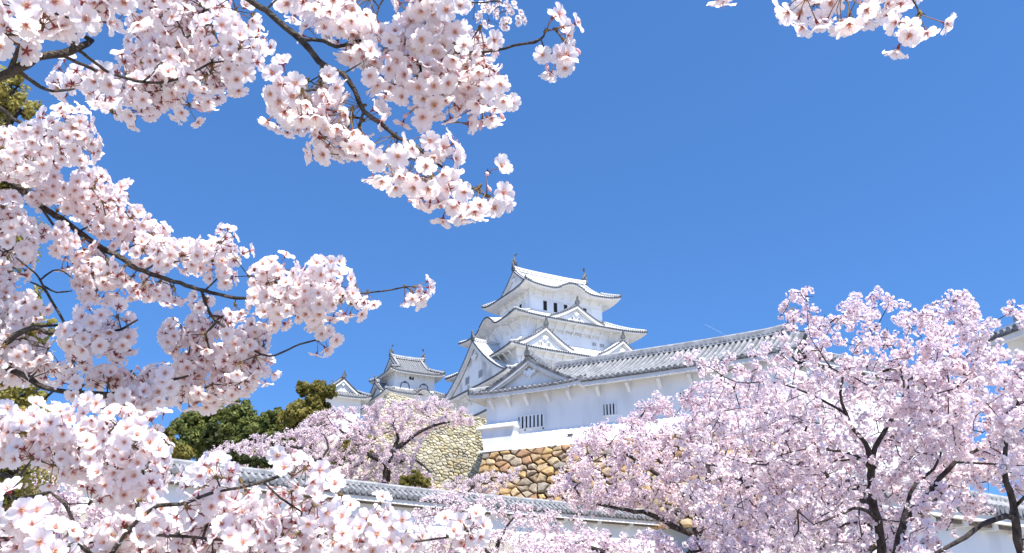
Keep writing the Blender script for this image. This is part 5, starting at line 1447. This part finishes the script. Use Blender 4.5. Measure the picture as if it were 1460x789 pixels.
bough('long slender bough reaching right from the left edge, a small tuft alone at its end',
      [[(-250, 130, 1.95, 11), (-80, 208, 1.95, 10), (0, 250, 1.95, 9), (28, 270, 1.95, 9), (56, 292, 1.95, 8.5), (78, 307, 1.95, 8.5), (112, 330, 1.95, 8), (140, 351, 1.94, 7.5), (181, 373, 1.93, 7.5), (195, 384, 1.92, 7), (229, 395, 1.92, 6.5), (265, 407, 1.91, 6), (300, 417, 1.9, 5.5), (336, 425, 1.9, 5), (361, 425, 1.9, 4.8), (417, 428, 1.9, 4), (484, 422, 1.9, 3), (510, 419, 1.9, 2.6), (556, 414, 1.9, 2.4), (578, 409, 1.9, 1.8)],
       [(59, 296, 1.95, 4), (81, 328, 1.93, 3.5), (98, 342, 1.92, 3), (112, 342, 1.92, 2)], [(140, 353, 1.94, 4), (156, 370, 1.92, 3)], [(112, 330, 1.95, 3), (136, 318, 1.95, 2.4)],
       [(287, 414, 1.9, 4.5), (301, 450, 1.9, 4), (320, 466, 1.9, 3.6), (352, 492, 1.92, 3.2), (384, 508, 1.92, 3), (428, 491, 1.92, 2.6), (460, 483, 1.92, 2.2)]],
      [([(20, 262), (60, 252), (100, 244), (150, 247), (180, 253), (198, 268), (193, 282), (172, 290), (175, 302), (203, 294), (224, 314), (240, 326), (266, 338), (272, 380), (250, 396), (215, 376), (180, 360), (140, 338), (110, 318), (70, 296)], 1.97, .06, []),
       ([(75, 322), (112, 340), (150, 366), (190, 390), (230, 402), (262, 412), (262, 430), (232, 442), (210, 434), (170, 432), (130, 436), (104, 428), (108, 394), (82, 366)], 1.93, .05, []),
       ([(262, 340), (302, 330), (337, 325), (351, 345), (353, 370), (346, 402), (338, 412), (300, 404), (265, 396)], 1.94, .06, []),
       ([(352, 388), (358, 372), (380, 363), (402, 372), (430, 378), (448, 369), (472, 372), (491, 385), (493, 405), (500, 420), (488, 452), (476, 440), (446, 462), (432, 452), (402, 470), (380, 463), (361, 440), (350, 412)], 1.9, .06, []),
       ([(228, 480), (245, 454), (268, 450), (300, 430), (320, 440), (328, 464), (360, 460), (386, 470), (388, 490), (393, 516), (378, 546), (352, 557), (322, 576), (312, 590), (270, 586), (250, 570), (231, 546), (236, 520), (250, 508), (225, 500)], 1.95, .07, [])],
      points=[(585, 420, 1.9), (604, 412, 1.9), (595, 428, 1.9), (507, 424, 1.9), (520, 432, 1.9), (500, 448, 1.9), (455, 465, 1.92), (470, 470, 1.92), (474, 488, 1.92), (462, 498, 1.92), (340, 448, 1.9), (245, 428, 1.9), (282, 436, 1.9)], seed=203)
bough('crooked bough at the left edge with bare crossing twigs above its flower head',
      [[(-240, 560, 1.75, 11), (-80, 530, 1.75, 10), (0, 492, 1.75, 9), (21, 478, 1.75, 8.5), (48, 467, 1.75, 7.5), (66, 474, 1.75, 6), (106, 475, 1.75, 5.5), (144, 476, 1.75, 4.5), (173, 470, 1.75, 4), (186, 462, 1.75, 3), (197, 456, 1.75, 2.6)],
       [(48, 467, 1.75, 5), (80, 464, 1.77, 3.5), (110, 462, 1.78, 2.4)], [(100, 474, 1.75, 4.5), (77, 435, 1.76, 3.6), (57, 400, 1.77, 3.2), (50, 390, 1.77, 2.8), (22, 367, 1.78, 2.4)], [(57, 400, 1.77, 2.6), (75, 386, 1.77, 2.4), (90, 387, 1.77, 2.2), (103, 397, 1.77, 2)],
       [(75, 430, 1.76, 2.6), (60, 410, 1.74, 2.6), (42, 402, 1.74, 2.4)], [(66, 410, 1.77, 2.6), (81, 417, 1.77, 2.4), (103, 415, 1.77, 2.2)], [(36, 474, 1.75, 4), (45, 490, 1.73, 3), (58, 494, 1.72, 2.2)], [(0, 492, 1.75, 5), (-10, 420, 1.8, 4), (5, 360, 1.82, 3)]],
      [([(78, 472), (108, 452), (130, 445), (150, 449), (180, 454), (187, 480), (185, 506), (165, 520), (140, 511), (110, 507), (85, 502), (68, 490)], 1.76, .05, []),
       ([(-45, 455), (-45, 440), (30, 425), (70, 440), (72, 462), (40, 462), (0, 480)], 1.84, .05, []),
       ([(-45, 430), (28, 412), (36, 440), (30, 470), (64, 482), (73, 506), (62, 532), (42, 546), (-45, 562)], 1.8, .06, []),
       ([(-45, 262), (14, 270), (40, 300), (62, 322), (62, 378), (38, 398), (22, 418), (-45, 430)], 1.86, .09, [])], seed=204)
bough('bough low on the left that curves up under the crooked one, flowers along its underside',
      [[(-180, 420, 1.75, 10), (-40, 500, 1.75, 9), (42, 540, 1.75, 8), (61, 553, 1.75, 7.5), (88, 558, 1.75, 6.5), (128, 561, 1.75, 6), (192, 560, 1.76, 5.5), (234, 545, 1.77, 4.5), (269, 536, 1.78, 3.5)],
       [(42, 540, 1.75, 4), (52, 530, 1.74, 3)], [(76, 558, 1.75, 4), (50, 580, 1.7, 3.6), (26, 598, 1.68, 3)], [(234, 545, 1.77, 3), (243, 520, 1.77, 2.4)]],
      [([(58, 548), (66, 518), (110, 510), (140, 522), (168, 514), (196, 528), (212, 519), (240, 534), (246, 560), (241, 579), (222, 590), (200, 600), (170, 578), (130, 556), (100, 552), (60, 552)], 1.78, .05, []),
       ([(120, 568), (200, 566), (220, 592), (170, 600), (120, 590)], 1.74, .04, [])], seed=205)
bough('lowest left bough, a dense bank of large white flowers filling the corner',
      [[(-200, 640, 1.230, 9), (-60, 662, 1.230, 8), (0, 677, 1.230, 6), (26, 682, 1.230, 5)], [(-60, 662, 1.230, 6), (0, 690, 1.214, 5.5), (19, 712, 1.197, 5), (71, 702, 1.197, 4)], [(-60, 662, 1.230, 7), (30, 640, 1.279, 6), (90, 650, 1.296, 5), (150, 660, 1.296, 4), (200, 670, 1.296, 3)], [(71, 702, 1.197, 4), (93, 719, 1.197, 5), (106, 750, 1.181, 5), (114, 774, 1.164, 5.5), (130, 790, 1.148, 6), (150, 840, 1.148, 7)], [(114, 776, 1.164, 3.5), (148, 771, 1.181, 3), (175, 760, 1.181, 2.4)]],
      [([(-45, 576), (30, 566), (60, 582), (100, 575), (130, 566), (165, 580), (200, 580), (229, 592), (234, 620), (227, 642), (245, 668), (247, 700), (236, 728), (205, 735), (170, 725), (120, 712), (95, 690), (50, 668), (20, 668), (-45, 655)], 1.279, 0.057, []),
       ([(135, 735), (240, 728), (232, 762), (242, 835), (120, 835), (128, 780)], 1.197, 0.041, []),
       ([(-45, 702), (52, 716), (62, 745), (104, 742), (106, 790), (100, 835), (-45, 835)], 0.918, 0.033, [])], seed=206, fsc=.82, step=.026, hang=.15)
bough('bough along the bottom left with red-brown twig pointing up past the wall tiles',
      [[(120, 850, 1.160, 8), (180, 760, 1.160, 7), (225, 721, 1.160, 6), (258, 719, 1.160, 5), (300, 704, 1.160, 4.6), (349, 694, 1.152, 4), (399, 679, 1.144, 4.6), (412, 666, 1.144, 3.6)],
       [(180, 760, 1.160, 5), (260, 765, 1.168, 5), (350, 772, 1.176, 4.6), (450, 768, 1.176, 4.2), (546, 774, 1.176, 4), (604, 771, 1.176, 3.4), (640, 766, 1.176, 3), (658, 762, 1.176, 2.4)], [(375, 687, 1.152, 3), (400, 710, 1.160, 3), (430, 730, 1.168, 2.6)], [(450, 768, 1.176, 3), (480, 745, 1.176, 2.6), (520, 745, 1.176, 2.4)]],
      [([(246, 674), (268, 656), (300, 650), (326, 664), (333, 688), (300, 696), (258, 710), (246, 705)], 1.184, 0.040, []),
       ([(242, 722), (300, 712), (350, 702), (386, 702), (402, 692), (440, 702), (456, 697), (473, 702), (483, 722), (506, 720), (524, 731), (546, 722), (562, 740), (600, 752), (605, 776), (592, 835), (232, 835), (236, 750)], 1.168, 0.048, [])],
      points=[(425, 664, 1.136), (414, 656, 1.144), (438, 684, 1.136), (646, 752, 1.168), (660, 745, 1.176), (652, 775, 1.168), (672, 770, 1.176), (685, 752, 1.176), (548, 728, 1.168), (470, 700, 1.168), (352, 705, 1.152)], seed=207, fsc=.8, step=.026, hang=.1)
bough('bough hanging into the sky at top centre, stalks fanning below its dark branch',
      [[(240, -110, 1.36, 13), (310, -40, 1.36, 11), (355, 0, 1.36, 10), (379, 15, 1.36, 9.5), (407, 39, 1.36, 9.5), (431, 58, 1.36, 9), (454, 86, 1.36, 8.5), (467, 97, 1.36, 8), (489, 106, 1.36, 7.5), (506, 130, 1.36, 7), (519, 158, 1.36, 6.6), (542, 176, 1.35, 6.4), (568, 197, 1.35, 6), (589, 207, 1.34, 5.6), (613, 226, 1.34, 4.6), (640, 245, 1.34, 3.2), (682, 274, 1.34, 2.6)],
       [(433, 58, 1.36, 6), (461, 58, 1.37, 5.5), (480, 67, 1.38, 5.5), (530, 55, 1.42, 5), (590, 60, 1.42, 4.5), (640, 75, 1.41, 4), (703, 73, 1.4, 3.6), (733, 65, 1.4, 3.6), (763, 60, 1.4, 4.4), (775, 52, 1.4, 3)],
       [(459, 96, 1.36, 5.5), (457, 112, 1.34, 5), (450, 128, 1.33, 4.5)], [(590, 60, 1.42, 4), (600, 100, 1.4, 3.6), (598, 130, 1.38, 3)], [(519, 158, 1.36, 4), (512, 180, 1.34, 4)], [(530, 55, 1.42, 4), (540, 10, 1.44, 3), (560, -20, 1.44, 3)]],
      [([(400, 28), (418, -35), (520, -35), (522, 10), (530, 32), (552, 26), (560, -35), (655, -35), (664, 40), (690, 52), (710, 72), (716, 100), (714, 120), (725, 142), (718, 172), (690, 188), (642, 188), (604, 182), (574, 178), (568, 155), (545, 138), (505, 92), (480, 72), (452, 62), (430, 40)], 1.4, .05, []),
       ([(380, 96), (402, 84), (425, 100), (448, 118), (462, 122), (500, 140), (508, 168), (530, 192), (562, 214), (596, 224), (628, 246), (668, 270), (700, 262), (722, 270), (712, 303), (698, 290), (675, 302), (662, 320), (640, 328), (620, 311), (560, 270), (510, 246), (470, 236), (415, 196), (385, 172), (377, 150), (386, 130)], 1.34, .05, [])],
      points=[(793, 28, 1.4), (812, 48, 1.4), (818, 74, 1.4), (800, 96, 1.4), (786, 88, 1.4), (700, 248, 1.34), (716, 284, 1.34), (624, 204, 1.34), (470, 130, 1.33), (600, 215, 1.34), (646, 228, 1.34), (536, 160, 1.36)], seed=208, hang=1.1, face=(-.6, .75), kits=LONG)
bough('loose hanging flowers cut by the top edge, right of centre in the open sky',
      [[(1210, -330, 1.12, 11), (1222, -200, 1.12, 9), (1218, -110, 1.12, 7), (1228, -62, 1.12, 5), (1245, -40, 1.12, 3.6)], [(1218, -110, 1.12, 5), (1185, -70, 1.12, 4), (1165, -40, 1.12, 3)], [(1228, -62, 1.12, 4), (1270, -50, 1.12, 3.4), (1288, -25, 1.12, 2.6)], [(1210, -330, 1.14, 6), (1100, -150, 1.2, 5), (1040, -60, 1.2, 3.4), (1030, -40, 1.2, 2.6)]],
      [([(1128, -30), (1200, -45), (1300, -40), (1318, 20), (1296, 52), (1272, 52), (1240, 40), (1210, 48), (1180, 46), (1150, 34), (1124, 16)], 1.12, .03, [])],
      points=[(1016, -14, 1.2), (1046, -18, 1.2), (1318, 38, 1.1), (1140, 22, 1.1), (1290, 52, 1.1)], seed=209, hang=1.5, cover=.9, face=(-.6, .5), kits=LONG)
bough('distant small-looking flower spray at the top edge behind the hanging bough',
      [[(560, -90, 4.3, 5), (610, -30, 4.3, 3.4), (651, 0, 4.3, 2.6), (685, 4, 4.3, 2.2), (712, 2, 4.3, 1.8), (730, 20, 4.3, 1.4)]],
      [([(652, -22), (700, -18), (722, 0), (746, 16), (750, 36), (730, 52), (705, 46), (684, 36), (660, 14)], 4.3, .15, [])], seed=210, cover=1.7, step=.06)
print('clusters', NCL)
# ------------------------------------------------------------------ vapour trail
M['vapour'] = mat('vapour', (.8, .82, .86), None, rough=1.0)
nt = M['vapour'].node_tree; tb = nt.nodes.new('ShaderNodeBsdfTransparent'); mx_ = nt.nodes.new('ShaderNodeMixShader'); mx_.inputs['Fac'].default_value = .1
nt.links.new(tb.outputs[0], mx_.inputs[1]); nt.links.new(nt.nodes['Principled BSDF'].outputs[0], mx_.inputs[2]); nt.links.new(mx_.outputs[0], nt.nodes['Material Output'].inputs['Surface'])
a_ = P(1004, 462, 3000); b_ = P(1040, 481, 3000); mb = MB(); mb.tube([a_.lerp(b_, t) - a_ for t in lin(0, 1, 12)], [.5, 1.0, 1.3, 1.2, 1.3, 1.1, 1.2, 1.0, .9, .8, .6, .3], 8)
ct = mb.build('vapour_trail', M['vapour'], None, smooth=True); ct.location = a_
tag(ct, 'thin white vapour trail in the sky above the turret roof', 'vapour trail')
